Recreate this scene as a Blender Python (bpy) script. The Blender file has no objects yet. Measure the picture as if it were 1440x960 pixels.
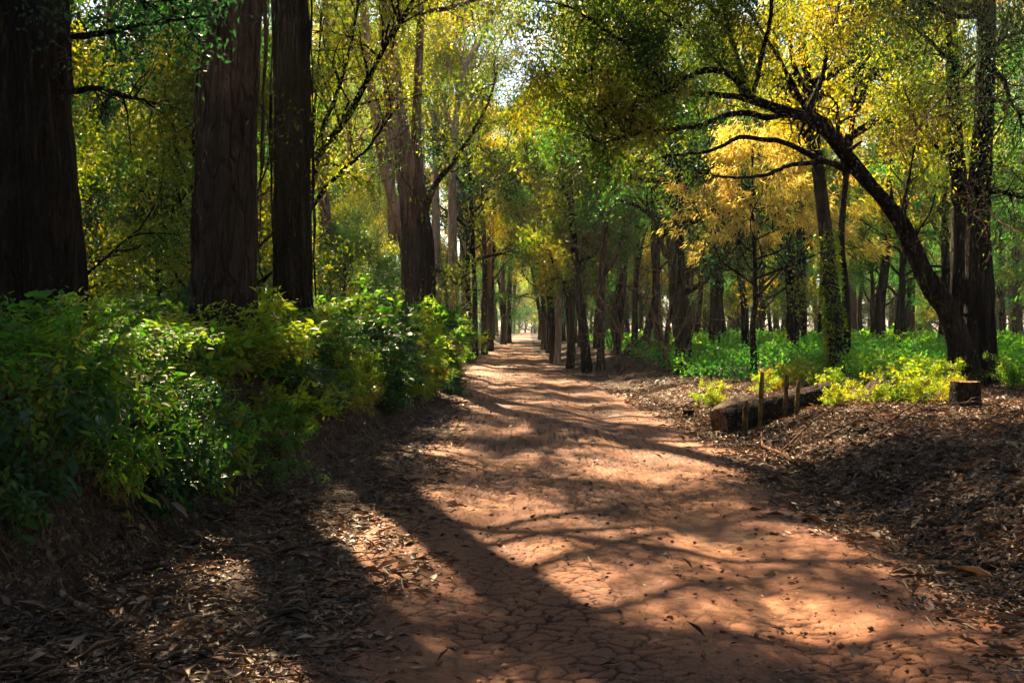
import bpy, math, random
import numpy as np
from mathutils import Vector, Matrix

R = math.radians
rng = np.random.default_rng(11)
random.seed(11)
scene = bpy.context.scene
COL = scene.collection

# ------------------------------------------------------------------ camera, light, exposure
F, HZ, CAMH = 1400.0, 458.0, 1.6          # focal length in px of the 1440 px photo, horizon row, eye height
cam_d = bpy.data.cameras.new('camera')
cam_d.sensor_width = 36.0
cam_d.lens = 36.0 * F / 1440.0
cam_d.shift_y = -(480.0 - HZ) / 1440.0
cam_d.clip_start = 0.05
cam_d.clip_end = 3000
cam = bpy.data.objects.new('camera', cam_d)
cam.location = (0, 0, CAMH)
cam.rotation_euler = (R(90), 0, 0)
COL.objects.link(cam)
scene.camera = cam

SUN_EL, SUN_AZ = 43.0, -20.0               # azimuth measured from the view direction (+Y), negative = left
world = bpy.data.worlds.new('World')
scene.world = world
world.use_nodes = True
wn = world.node_tree
bg = wn.nodes['Background']
sky = wn.nodes.new('ShaderNodeTexSky')
sky.sky_type = 'NISHITA'
sky.sun_disc = False
sky.sun_elevation = R(SUN_EL)
sky.sun_rotation = R(SUN_AZ)
sky.dust_density = 0.5
sky.air_density = 1.0
sky.ozone_density = 1.5
wn.links.new(sky.outputs[0], bg.inputs[0])
bg.inputs[1].default_value = 0.05
sd = bpy.data.lights.new('sun', 'SUN')
sd.energy = 5.0
sd.angle = R(0.53)
sd.color = (1.0, 0.78, 0.47)
sun = bpy.data.objects.new('sun', sd)
sdir = Vector((math.sin(R(SUN_AZ)) * math.cos(R(SUN_EL)), math.cos(R(SUN_AZ)) * math.cos(R(SUN_EL)), math.sin(R(SUN_EL))))
sun.rotation_euler = sdir.to_track_quat('Z', 'Y').to_euler()
sun.location = sdir * 60
COL.objects.link(sun)
scene.view_settings.view_transform = 'Standard'
scene.view_settings.look = 'None'
scene.view_settings.exposure = 2.8
scene.view_settings.gamma = 1.0
cy = scene.cycles
cy.max_bounces = 7
cy.diffuse_bounces = 4
cy.glossy_bounces = 2
cy.transmission_bounces = 4
cy.volume_bounces = 0
cy.transparent_max_bounces = 4
cy.sample_clamp_indirect = 6
cy.use_denoising = True
cy.use_adaptive_sampling = True
cy.adaptive_threshold = 0.02

# ------------------------------------------------------------------ small helpers
def at(px, py, d):
    return np.array([(px - 720.0) / F * d, d, CAMH + (HZ - py) / F * d])

def tag(o, label=None, cat=None, group=None, kind=None):
    if label: o['label'] = label
    if cat: o['category'] = cat
    if group: o['group'] = group
    if kind: o['kind'] = kind
    return o

def mesh_np(name, V, T, mat=None, smooth=False, mats=None, mi=None):
    """V (n,3), T (m,3|4) -> mesh data"""
    V = np.ascontiguousarray(V, dtype=np.float32)
    T = np.ascontiguousarray(T, dtype=np.int32)
    k = T.shape[1]
    me = bpy.data.meshes.new(name)
    me.vertices.add(len(V)); me.vertices.foreach_set('co', V.ravel())
    me.loops.add(T.size); me.loops.foreach_set('vertex_index', T.ravel())
    me.polygons.add(len(T))
    me.polygons.foreach_set('loop_start', np.arange(0, T.size, k, dtype=np.int32))
    me.polygons.foreach_set('loop_total', np.full(len(T), k, dtype=np.int32))
    if smooth: me.polygons.foreach_set('use_smooth', np.ones(len(T), dtype=bool))
    for m in ([mat] if mat else (mats or [])): me.materials.append(m)
    if mi is not None: me.polygons.foreach_set('material_index', np.asarray(mi, dtype=np.int32))
    me.update(calc_edges=True)
    return me

def link(name, data, parent=None, loc=None, rot=None, scale=None):
    o = bpy.data.objects.new(name, data)
    COL.objects.link(o)
    if parent is not None: o.parent = parent
    if loc is not None: o.location = loc
    if rot is not None: o.rotation_euler = rot
    if scale is not None: o.scale = (scale,) * 3 if np.isscalar(scale) else scale
    return o

def copy_tree(o, parent=None):
    c = o.copy(); COL.objects.link(c); c.parent = parent
    for ch in list(o.children): copy_tree(ch, c)
    return c

_tab = np.random.default_rng(3).random((256, 256))
def noise(x, y, s=1.0, off=0.0):
    x = np.asarray(x, float) / s + off; y = np.asarray(y, float) / s + off * 1.7
    xi = np.floor(x).astype(int); yi = np.floor(y).astype(int)
    fx = x - xi; fy = y - yi
    fx = fx * fx * (3 - 2 * fx); fy = fy * fy * (3 - 2 * fy)
    a = _tab[xi & 255, yi & 255]; b = _tab[(xi + 1) & 255, yi & 255]
    c = _tab[xi & 255, (yi + 1) & 255]; d = _tab[(xi + 1) & 255, (yi + 1) & 255]
    return (a * (1 - fx) + b * fx) * (1 - fy) + (c * (1 - fx) + d * fx) * fy
def fbm(x, y, s=1.0, octv=4, off=0.0):
    v = 0; a = .5; t = 0
    for k in range(octv):
        v = v + a * noise(x, y, s / 2 ** k, off + 13.1 * k); t += a; a *= .5
    return v / t
def sstep(a, b, x):
    t = np.clip((np.asarray(x, float) - a) / (b - a), 0, 1)
    return t * t * (3 - 2 * t)

# ------------------------------------------------------------------ terrain
RY = [0, 4.5, 9, 16, 22, 31, 43, 70, 132, 230, 330]
RLx = [-.95, -.95, -1.05, -.98, -1.1, -1.4, -1.6, -1.0, .2, 1.8, 3.4]
RRx = [2.5, 2.5, 2.65, 2.75, 2.5, 1.9, 1.65, 1.9, 2.8, 4.4, 6.0]
def road_l(y): return np.interp(y, RY, RLx)
def road_r(y): return np.interp(y, RY, RRx)
def ground_z(x, y, fine=True):
    x = np.asarray(x, float); y = np.asarray(y, float)
    wob = (fbm(x, y, 2.5, 2, 5.0) - .5) * .5
    dl = road_l(y) - x + wob; dr = x - road_r(y) + wob
    sl = np.interp(y, [3, 8, 12, 20, 30], [1.75, 1.4, 1.1, .45, .35])
    hb = np.interp(y, [3, 14, 30, 60, 120], [1.1, 1.1, .95, .5, .25])
    z = hb * sstep(0, 1.0, dl - sl) + .045 * np.clip(dl - sl - 1, 0, 8)
    A = np.interp(y, [0, 9, 14, 20, 30, 60, 120], [.42, .40, .33, .26, .34, .3, .2])
    zr = A * sstep(.35, 2.0, dr) + .05 * np.clip(dr - 1.5, 0, 6)
    z = z + zr
    z = z + .05 * (fbm(x, y, 1.3, 3) - .5) * sstep(-.3, 1.2, np.maximum(dl, dr))
    z = z + .5 * (fbm(x, y, 30, 2, 9) - .5) * sstep(4, 20, np.maximum(dl, dr))
    # far end climbs a little
    z = z + .0011 * np.clip(y - 70, 0, 60)
    if fine:
        out = sstep(.15, .9, np.maximum(dl, dr))
        z = z + out * (.09 * (fbm(x, y, .28, 3, 3) - .5) + .05 * (fbm(x, y, .09, 2, 8) - .5))
    return z

# ------------------------------------------------------------------ materials
def newmat(name):
    m = bpy.data.materials.new(name); m.use_nodes = True
    nt = m.node_tree; nt.nodes.clear()
    out = nt.nodes.new('ShaderNodeOutputMaterial')
    return m, nt, out
def N(nt, typ, **kw):
    n = nt.nodes.new('ShaderNode' + typ)
    for k, v in kw.items():
        if k.startswith('i_'):
            n.inputs[k[2:].replace('_', ' ')].default_value = v
        else: setattr(n, k, v)
    return n
def ramp(nt, src, stops, interp='LINEAR'):
    r = nt.nodes.new('ShaderNodeValToRGB')
    r.color_ramp.interpolation = interp
    el = r.color_ramp.elements
    while len(el) < len(stops): el.new(0.5)
    for e, (p, c) in zip(el, stops):
        e.position = p; e.color = (*c, 1) if len(c) == 3 else c
    nt.links.new(src, r.inputs[0])
    return r.outputs[0]
def mix(nt, f, a, b, mode='MIX'):
    m = nt.nodes.new('ShaderNodeMix'); m.data_type = 'RGBA'; m.blend_type = mode
    for i, v in ((0, f), (6, a), (7, b)):
        if hasattr(v, 'is_linked') or isinstance(v, bpy.types.NodeSocket): nt.links.new(v, m.inputs[i])
        elif i == 0: m.inputs[0].default_value = v
        else: m.inputs[i].default_value = (*v, 1)
    return m.outputs[2]
def bump(nt, h, strength, dist, prev=None):
    b = nt.nodes.new('ShaderNodeBump'); b.inputs['Strength'].default_value = strength
    b.inputs['Distance'].default_value = dist
    nt.links.new(h, b.inputs['Height'])
    if prev is not None: nt.links.new(prev, b.inputs['Normal'])
    return b.outputs[0]
def tnoise(nt, vec, scale, detail=4, rough=.6):
    n = N(nt, 'TexNoise'); n.inputs['Scale'].default_value = scale
    n.inputs['Detail'].default_value = detail; n.inputs['Roughness'].default_value = rough
    nt.links.new(vec, n.inputs['Vector'])
    return n.outputs[0]
def mapping(nt, vec, scale):
    m = N(nt, 'Mapping'); m.inputs['Scale'].default_value = scale
    nt.links.new(vec, m.inputs['Vector']); return m.outputs[0]

def leaf_mat(name, cols, trans=.5, tint=(1.5, 1.45, .6), rough=.5, spec=.35, clump=.9):
    """cols: ramp of reflectance from leaf to leaf"""
    m, nt, out = newmat(name)
    geo = N(nt, 'NewGeometry'); oi = N(nt, 'ObjectInfo'); tc = N(nt, 'TexCoord')
    nz = tnoise(nt, tc.outputs['Object'], clump, 2, .5)
    a = N(nt, 'Math', operation='MULTIPLY_ADD'); nt.links.new(geo.outputs['Random Per Island'], a.inputs[0])
    a.inputs[1].default_value = .5
    b = N(nt, 'Math', operation='MULTIPLY_ADD'); nt.links.new(nz, b.inputs[0]); b.inputs[1].default_value = 2.0
    b.inputs[2].default_value = -.92
    nt.links.new(b.outputs[0], a.inputs[2])
    c = N(nt, 'Math', operation='MULTIPLY_ADD'); nt.links.new(oi.outputs['Random'], c.inputs[0]); c.inputs[1].default_value = .35
    nt.links.new(a.outputs[0], c.inputs[2])
    n = len(cols)
    col = ramp(nt, c.outputs[0], [(i / (n - 1), cc) for i, cc in enumerate(cols)])
    p = N(nt, 'BsdfPrincipled'); nt.links.new(col, p.inputs['Base Color'])
    p.inputs['Roughness'].default_value = rough; p.inputs['Specular IOR Level'].default_value = spec
    tcol = mix(nt, 1.0, col, tint, 'MULTIPLY')
    t = N(nt, 'BsdfTranslucent'); nt.links.new(tcol, t.inputs['Color'])
    ms = N(nt, 'MixShader'); ms.inputs[0].default_value = trans
    nt.links.new(p.outputs[0], ms.inputs[1]); nt.links.new(t.outputs[0], ms.inputs[2])
    nt.links.new(ms.outputs[0], out.inputs[0])
    return m

def bark_mat(name, c1, c2, c3, streak=6.0, zs=.18, strength=.7, low=None, low_h=2.5, furrow=9.0):
    m, nt, out = newmat(name)
    tc = N(nt, 'TexCoord'); v = tc.outputs['Object']
    vs = mapping(nt, v, (1, 1, zs))
    n1 = tnoise(nt, vs, streak, 6, .65); n2 = tnoise(nt, vs, streak * 4, 4, .6); n3 = tnoise(nt, v, 1.1, 4, .6)
    col = ramp(nt, n1, [(.32, c1), (.5, c2), (.68, c3)])
    col = mix(nt, ramp(nt, n3, [(.4, (0, 0, 0)), (.62, (1, 1, 1))]), col, mix(nt, .6, c1, col))
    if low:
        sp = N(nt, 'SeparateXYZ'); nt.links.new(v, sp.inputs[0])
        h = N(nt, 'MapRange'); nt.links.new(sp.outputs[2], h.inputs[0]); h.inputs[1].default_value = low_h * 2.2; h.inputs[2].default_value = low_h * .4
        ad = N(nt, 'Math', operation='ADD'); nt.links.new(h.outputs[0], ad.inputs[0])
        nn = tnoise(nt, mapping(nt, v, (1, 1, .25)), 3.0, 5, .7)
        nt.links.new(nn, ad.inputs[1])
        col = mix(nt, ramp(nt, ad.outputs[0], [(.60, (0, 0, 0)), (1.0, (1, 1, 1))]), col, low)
    wv = N(nt, 'VectorMath', operation='ADD'); nt.links.new(vs, wv.inputs[0])
    wn_ = N(nt, 'TexNoise'); wn_.inputs['Scale'].default_value = streak * .8; nt.links.new(vs, wn_.inputs['Vector'])
    sc_ = N(nt, 'VectorMath', operation='SCALE'); nt.links.new(wn_.outputs['Color'], sc_.inputs[0]); sc_.inputs['Scale'].default_value = .22
    nt.links.new(sc_.outputs[0], wv.inputs[1])
    fv = N(nt, 'TexVoronoi', feature='DISTANCE_TO_EDGE'); fv.inputs['Scale'].default_value = furrow; nt.links.new(wv.outputs[0], fv.inputs['Vector'])
    fr = ramp(nt, fv.outputs['Distance'], [(0, (0, 0, 0)), (.16, (1, 1, 1))])
    col = mix(nt, mix(nt, .55, fr, (1, 1, 1)), mix(nt, .75, col, (.01, .007, .006)), col)
    geo = N(nt, 'ObjectInfo')
    br = N(nt, 'HueSaturation'); nt.links.new(col, br.inputs['Color'])
    mr = N(nt, 'MapRange'); nt.links.new(geo.outputs['Random'], mr.inputs[0]); mr.inputs[3].default_value = .75; mr.inputs[4].default_value = 1.25
    nt.links.new(mr.outputs[0], br.inputs['Value'])
    p = N(nt, 'BsdfPrincipled'); nt.links.new(br.outputs[0], p.inputs['Base Color'])
    p.inputs['Roughness'].default_value = .9; p.inputs['Specular IOR Level'].default_value = .08
    b = bump(nt, n1, strength, .09); b = bump(nt, n2, strength, .035, b); b = bump(nt, fr, 1.0, .05, b)
    nt.links.new(b, p.inputs['Normal']); nt.links.new(p.outputs[0], out.inputs[0])
    return m

M = {}
# foliage (reflectance of the leaves themselves)
M['shrub'] = leaf_mat('leaf_shrub', [(.02, .05, .018), (.035, .09, .018), (.06, .13, .02), (.13, .16, .02), (.19, .15, .03), (.16, .08, .04)], .5, (2.1, 2.9, .6), .5, .3)
M['shrub_dark'] = leaf_mat('leaf_shrub_dark', [(.015, .04, .02), (.02, .06, .025), (.03, .08, .02), (.07, .11, .02)], .45, (2.2, 2.4, .7), .4, .4)
M['shrub_gold'] = leaf_mat('leaf_shrub_gold', [(.04, .11, .015), (.11, .18, .02), (.19, .21, .02), (.24, .17, .03)], .55, (2.4, 2.4, .35), .45)
M['gum'] = leaf_mat('leaf_gum', [(.02, .055, .018), (.04, .085, .015), (.10, .14, .015), (.18, .18, .02), (.21, .15, .02)], .5, (2.4, 2.3, .35), .5, .3, .5)
M['gold'] = leaf_mat('leaf_golden', [(.06, .11, .015), (.14, .18, .015), (.22, .21, .02), (.26, .16, .02)], .55, (2.3, 2.1, .25), .5, .3, .6)
M['needle'] = leaf_mat('needle_gold', [(.34, .34, .10), (.48, .44, .16), (.56, .48, .22), (.56, .42, .20)], .5, (2.0, 1.9, .6), .6, .2, .5)
M['green'] = leaf_mat('leaf_green', [(.015, .05, .025), (.025, .085, .03), (.05, .12, .02), (.12, .17, .02)], .5, (1.6, 2.6, .8), .45, .3, .6)
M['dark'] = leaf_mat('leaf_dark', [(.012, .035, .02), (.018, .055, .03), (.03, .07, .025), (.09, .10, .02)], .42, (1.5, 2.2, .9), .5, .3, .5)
M['weed'] = leaf_mat('leaf_weed', [(.02, .11, .04), (.04, .16, .04), (.10, .22, .02), (.24, .27, .02)], .55, (2.2, 2.5, .5), .5, .3, .35)
M['arch'] = leaf_mat('leaf_arch', [(.02, .045, .018), (.04, .08, .015), (.09, .12, .015), (.15, .15, .02), (.18, .13, .02)], .5, (2.6, 2.5, .35), .5, .35, .45)
M['litter'] = leaf_mat('dry_leaf', [(.03, .015, .01), (.05, .025, .015), (.09, .045, .026), (.16, .085, .05), (.32, .19, .12), (.085, .03, .018)], .15, (1.2, 1, .7), .55, .4, 3.0)
# bark
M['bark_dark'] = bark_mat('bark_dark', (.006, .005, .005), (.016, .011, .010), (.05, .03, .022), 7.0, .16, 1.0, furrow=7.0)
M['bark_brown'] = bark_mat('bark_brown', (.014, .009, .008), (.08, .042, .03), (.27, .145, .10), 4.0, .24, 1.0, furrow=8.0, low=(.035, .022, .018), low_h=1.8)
M['bark_red'] = bark_mat('bark_red', (.16, .075, .05), (.38, .20, .14), (.58, .34, .25), 3.5, .12, .5, low=(.05, .028, .022), low_h=2.6)  # reddish bark, its upper tones paled to pink to stand for sunlight
M['bark_pale'] = bark_mat('bark_pale', (.22, .14, .10), (.42, .28, .21), (.55, .42, .34), 3.0, .2, .4)
M['twig'] = bark_mat('twig_bark', (.10, .05, .035), (.20, .11, .075), (.30, .18, .13), 9, .5, .4)
M['log_wood'] = bark_mat('log_wood', (.03, .02, .017), (.055, .038, .03), (.10, .065, .05), 5, 1, .9)
M['cut_wood'] = bark_mat('cut_wood', (.14, .07, .04), (.30, .15, .08), (.42, .24, .14), 8, 1, .5)
M['stake_wood'] = bark_mat('stake_wood', (.10, .06, .025), (.20, .13, .04), (.30, .20, .07), 10, .3, .5)

def soil_mat():
    m, nt, out = newmat('forest_soil')
    g = N(nt, 'NewGeometry'); v = g.outputs['Position']
    n1 = tnoise(nt, v, .7, 5, .6); n2 = tnoise(nt, v, 9, 6, .7); n3 = tnoise(nt, v, 40, 4, .7)
    col = ramp(nt, n1, [(.35, (.018, .010, .008)), (.5, (.035, .018, .013)), (.65, (.06, .03, .02))])
    vo = N(nt, 'TexVoronoi'); vo.inputs['Scale'].default_value = 55; nt.links.new(mapping(nt, v, (1, .6, 1)), vo.inputs['Vector'])
    sp = N(nt, 'SeparateColor'); nt.links.new(vo.outputs['Color'], sp.inputs[0])
    lc = ramp(nt, sp.outputs[0], [(0, (.02, .012, .009)), (.5, (.05, .028, .018)), (.8, (.10, .055, .033)), (1, (.2, .115, .07))])
    col = mix(nt, ramp(nt, n2, [(.42, (0, 0, 0)), (.55, (1, 1, 1))]), col, lc)
    p = N(nt, 'BsdfPrincipled'); nt.links.new(col, p.inputs['Base Color']); p.inputs['Roughness'].default_value = .9
    p.inputs['Specular IOR Level'].default_value = .2
    b = bump(nt, n2, .8, .05); b = bump(nt, n3, .7, .015, b); b = bump(nt, vo.outputs['Distance'], .4, .02, b)
    nt.links.new(b, p.inputs['Normal']); nt.links.new(p.outputs[0], out.inputs[0])
    return m
def road_mat():
    m, nt, out = newmat('red_dirt')
    g = N(nt, 'NewGeometry'); v = g.outputs['Position']
    n1 = tnoise(nt, mapping(nt, v, (1, .45, 1)), .9, 6, .62); n2 = tnoise(nt, v, 14, 6, .7); n3 = tnoise(nt, v, 90, 3, .7)
    col = ramp(nt, n1, [(.34, (.07, .022, .011)), (.46, (.16, .052, .022)), (.56, (.27, .10, .042)), (.68, (.42, .21, .11))])
    col = mix(nt, ramp(nt, n2, [(.45, (0, 0, 0)), (.7, (.7, .7, .7))]), col, (.11, .04, .026))
    col = mix(nt, ramp(nt, n3, [(.5, (0, 0, 0)), (.75, (.5, .5, .5))]), col, (.34, .17, .10))
    at_ = N(nt, 'Attribute'); at_.attribute_name = 'crack'
    col = mix(nt, at_.outputs['Fac'], col, (.022, .009, .006))
    p = N(nt, 'BsdfPrincipled'); nt.links.new(col, p.inputs['Base Color']); p.inputs['Roughness'].default_value = .8
    p.inputs['Specular IOR Level'].default_value = .3
    b = bump(nt, n2, .6, .02); b = bump(nt, n3, .9, .009, b)
    nt.links.new(b, p.inputs['Normal']); nt.links.new(p.outputs[0], out.inputs[0])
    return m
M['soil'] = soil_mat(); M['road'] = road_mat()

def grid(xs, ys, zf):
    X, Y = np.meshgrid(xs, ys)
    Z = zf(X, Y)
    V = np.stack([X, Y, Z], -1).reshape(-1, 3)
    nx, ny = len(xs), len(ys)
    i = np.arange(ny - 1)[:, None] * nx + np.arange(nx - 1)[None]
    T = np.stack([i, i + 1, i + nx + 1, i + nx], -1).reshape(-1, 4)
    return V, T

# ground sheet: dense near the camera, runs out to the horizon
def steps(a, b, k, s0):
    o = [a]
    while o[-1] < b: o.append(o[-1] + max(s0, k * abs(o[-1])))
    return np.array(o)
ys = np.concatenate([np.array([-300, -100, -40, -20, -12, -8, -5, -3, -1.5, -.5, .3, 1.0, 1.5]), steps(2.0, 150, .0115, .03), np.array([170, 200, 250, 300, 350, 420, 600, 1000, 2000])])
xr = np.concatenate([np.arange(-5, 9, .06), steps(9.05, 60, .05, .2), np.array([80, 110, 160, 300, 800, 2000])])
xl = -np.concatenate([steps(5.06, 60, .05, .15), np.array([80, 110, 160, 300, 800, 2000])])[::-1]
xs = np.concatenate([xl, xr])
def gz(X, Y):
    z = ground_z(X, Y)
    d = np.minimum(X - road_l(Y), road_r(Y) - X)
    return z - .06 * sstep(.1, .5, d) * (Y < 330)
V, T = grid(xs, ys, gz)
tag(link('ground', mesh_np('ground', V, T, M['soil'], True)), kind='structure')

# road sheet with cracked clay surface
def vor_edge(x, y, sx, sy, seed):
    u = x / sx; v = y / sy
    ui = np.floor(u).astype(int); vi = np.floor(v).astype(int)
    D = []
    for a in (-1, 0, 1):
        for b in (-1, 0, 1):
            jx = _tab[(ui + a + seed) & 255, (vi + b) & 255]; jy = _tab[(vi + b + 91) & 255, (ui + a + seed * 3) & 255]
            D.append((u - (ui + a + jx)) ** 2 + (v - (vi + b + jy)) ** 2)
    D = np.sort(np.sqrt(np.stack(D)), axis=0)
    return D[1] - D[0]
ysr = np.concatenate([np.array([-60, -20, -8, -3, 0, 1, 2, 2.5]), steps(3.1, 8, .0024, .006), steps(8.03, 13, .0055, .01), steps(13.1, 335, .03, .05)])
tt = np.linspace(-.55, 1.0, 1)
sx = np.linspace(0, 1, 500)
YY, SS = np.meshgrid(ysr, sx, indexing='ij')
L = road_l(YY) - .45; Rr = road_r(YY) + .45
XX = L + (Rr - L) * SS
edge = np.minimum(XX - L, Rr - XX)
wx = XX + .05 * (fbm(XX, YY, .12, 2, 2) - .5) * 2; wy = YY + .05 * (fbm(XX, YY, .12, 2, 7) - .5) * 2
e1 = vor_edge(wx, wy, .15, .11, 5); e2 = vor_edge(wx + 3.3, wy, .075, .06, 31)
cs = sstep(.3, .55, fbm(XX, YY, 1.1, 3, 21)) * .75 + .22
cr1 = (1 - sstep(.035, .11, e1)) * cs; cr2 = (1 - sstep(.05, .2, e2)) * sstep(.5, .7, fbm(XX, YY, .8, 2, 41)) * .5
crack = np.maximum(cr1, cr2) * sstep(.3, .6, edge)
rut = -.08 * (np.exp(-((XX - road_l(YY) - .85) / .28) ** 2) + np.exp(-((XX - road_l(YY) - 2.55) / .28) ** 2))
Z = ground_z(XX, YY, False) + .004 + rut * .6 + .03 * (fbm(XX, YY, .9, 3, 4) - .5) + .006 * (fbm(XX, YY, .15, 3, 4) - .5) + .006 * (fbm(XX, YY, .03, 2, 14) - .5) - .020 * crack + .006 * (_tab[(np.floor(XX / .15).astype(int)) & 255, np.floor(YY / .11).astype(int) & 255] - .5) * 0
Z = Z - .06 * (1 - sstep(.0, .42, edge + .25 * (fbm(XX, YY, .5, 3, 17) - .5)))
V = np.stack([XX, YY, Z], -1).reshape(-1, 3)
nx, ny = len(sx), len(ysr)
i = np.arange(ny - 1)[:, None] * nx + np.arange(nx - 1)[None]
T = np.stack([i, i + 1, i + nx + 1, i + nx], -1).reshape(-1, 4)
me = mesh_np('road', V, T, M['road'], True)
att = me.attributes.new('crack', 'FLOAT', 'POINT'); att.data.foreach_set('value', (crack * 1.0).ravel().astype(np.float32))
tag(link('road', me), kind='structure')
def surf(x, y):
    x = np.asarray(x, float); y = np.asarray(y, float)
    return ground_z(x, y) + .004

# ------------------------------------------------------------------ tubes (trunks, limbs, twigs)
class Tubes:
    def __init__(s): s.V = []; s.T = []; s.n = 0
    def add(s, P, rad, sides=6, ridge=0., flare=0., seed=0, cap=True):
        P = np.asarray(P, float); rad = np.asarray(rad, float); n = len(P)
        Tn = np.gradient(P, axis=0); Tn /= np.linalg.norm(Tn, axis=1)[:, None] + 1e-9
        ref = np.array([1., 0, 0]) if abs(Tn[0, 0]) < .8 else np.array([0, 1., 0])
        U = np.zeros_like(P)
        u = ref - Tn[0] * ref.dot(Tn[0]); u /= np.linalg.norm(u)
        for k in range(n):
            u = u - Tn[k] * u.dot(Tn[k]); u /= np.linalg.norm(u) + 1e-9; U[k] = u
        W = np.cross(Tn, U)
        th = np.linspace(0, 2 * np.pi, sides, endpoint=False)
        r = rad[:, None] * np.ones(sides)[None]
        if ridge or flare:
            h = np.concatenate([[0], np.cumsum(np.linalg.norm(np.diff(P, axis=0), axis=1))])[:, None]
            rg = np.random.default_rng(seed)
            m = 0
            for k, a in ((2, .9), (3, .8), (5, .9), (8, .8), (13, .8), (19, .6)):
                m = m + a * np.sin(k * th[None] + rg.random() * 6 + 1.6 * np.sin(h * (.25 + rg.random() * .7) + rg.random() * 6)) * (.6 + .4 * np.sin(h * 1.3 + k))
            r = r * (1 + ridge * m / 2)
            if sides >= 28:
                hh = np.tile(h, (1, sides)); c_ = np.tile(np.cos(th)[None], (n, 1)); s__ = np.tile(np.sin(th)[None], (n, 1))
                r = r * (1 + ridge * 2.6 * (fbm(c_ * 4 + seed, hh * .5, .5, 3, 3) + fbm(s__ * 4, hh * .5 + 7, .5, 3, 8) - 1))
            r = r * (1 + flare * np.exp(-h / .45) * (.55 + .45 * np.cos(5 * th[None] + seed)))
        ring = P[:, None] + r[..., None] * (U[:, None] * np.cos(th)[None, :, None] + W[:, None] * np.sin(th)[None, :, None])
        s.V.append(ring.reshape(-1, 3))
        i = np.arange(n - 1)[:, None] * sides + np.arange(sides)[None]
        j = np.arange(n - 1)[:, None] * sides + (np.arange(sides)[None] + 1) % sides
        q = np.stack([i, j, j + sides, i + sides], -1).reshape(-1, 4) + s.n
        s.T.append(q); s.n += n * sides
        if cap:
            for base, pt in ((0, P[0]), ((n - 1) * sides, P[-1])):
                off = s.n - n * sides + base if base == 0 else s.n - sides
                off = (s.n - n * sides) if base == 0 else (s.n - sides)
                s.V.append(pt[None]); c = s.n_extra = s.n
                k = np.arange(sides)
                # degenerate quads as a fan: centre, a, b, b is avoided by pairing edges
                s.T.append(np.stack([np.full(sides // 2, c), off + (2 * np.arange(sides // 2)) % sides, off + (2 * np.arange(sides // 2) + 1) % sides, off + (2 * np.arange(sides // 2) + 2) % sides], -1))
                s.n += 1
                if base == 0:
                    # keep ring offset arithmetic valid for the far cap
                    tail = s.n; 
                    end_off = tail - 1 - sides
                    s.V.append(P[-1][None]); c2 = s.n
                    s.T.append(np.stack([np.full(sides // 2, c2), end_off + (2 * np.arange(sides // 2)) % sides, end_off + (2 * np.arange(sides // 2) + 1) % sides, end_off + (2 * np.arange(sides // 2) + 2) % sides], -1))
                    s.n += 1
                    break
    def data(s): return np.concatenate(s.V), np.concatenate(s.T)
    def mesh(s, name, mat): 
        V, T = s.data(); return mesh_np(name, V, T, mat, True)

def resample(P, n):
    P = np.asarray(P, float)
    # Catmull-Rom through the given points
    if len(P) < 3:
        t = np.linspace(0, 1, n)[:, None]; return P[0] * (1 - t) + P[-1] * t
    Q = np.vstack([2 * P[0] - P[1], P, 2 * P[-1] - P[-2]])
    d = np.concatenate([[0], np.cumsum(np.linalg.norm(np.diff(P, axis=0), axis=1))]); d /= d[-1]
    out = []
    for t in np.linspace(0, 1, n):
        k = min(max(int(np.searchsorted(d, t, 'right')) - 1, 0), len(P) - 2)
        u = (t - d[k]) / (d[k + 1] - d[k] + 1e-9)
        a, b, c, e = Q[k], Q[k + 1], Q[k + 2], Q[k + 3]
        out.append(.5 * (2 * b + (c - a) * u + (2 * a - 5 * b + 4 * c - e) * u * u + (3 * b - a - 3 * c + e) * u ** 3))
    return np.array(out)

def unit(v): return v / (np.linalg.norm(v) + 1e-9)
def wander(g, p, d, L, n, wig, up=0.0):
    P = [np.array(p, float)]; d = unit(np.array(d, float))
    for k in range(n - 1):
        d = unit(d + g.normal(0, wig, 3) + np.array([0, 0, up]))
        P.append(P[-1] + d * L / (n - 1))
    return np.array(P)

# ------------------------------------------------------------------ leaves
LEAF2 = (np.array([[0, 0, 0], [.5, .42, .12], [0, 1, -.06], [-.5, .42, .12]]), np.array([[0, 1, 2], [0, 2, 3]]))
LEAF6 = (np.array([[0, 0, 0], [.42, .25, .10], [.40, .6, .08], [0, 1, -.12], [-.40, .6, .08], [-.42, .25, .10], [0, .45, 0]]),
         np.array([[0, 1, 6], [1, 2, 6], [2, 3, 6], [3, 4, 6], [4, 5, 6], [5, 0, 6]]))
def leaves(name, P, D, L, W, mat, g, tpl=LEAF2, flat=0.0):
    """one leaf per point P pointing along D; flat pulls the leaf's face towards the sky"""
    n = len(P)
    D = D / (np.linalg.norm(D, axis=1)[:, None] + 1e-9)
    U = g.normal(0, 1, (n, 3)); U[:, 2] += flat * 3
    S = np.cross(D, U); S /= np.linalg.norm(S, axis=1)[:, None] + 1e-9
    U = np.cross(S, D)
    tv, tf = tpl
    V = P[:, None] + D[:, None] * (tv[None, :, 1:2] * L[:, None, None]) + S[:, None] * (tv[None, :, 0:1] * W[:, None, None]) + U[:, None] * (tv[None, :, 2:3] * L[:, None, None])
    k = len(tv)
    T = (np.arange(n)[:, None, None] * k + tf[None]).reshape(-1, 3)
    return mesh_np(name, V.reshape(-1, 3), T, mat)

def scatter_on(g, anchors, n, sig):
    w = g.integers(0, len(anchors), n)
    return anchors[w] + g.normal(0, 1, (n, 3)) * sig

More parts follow.
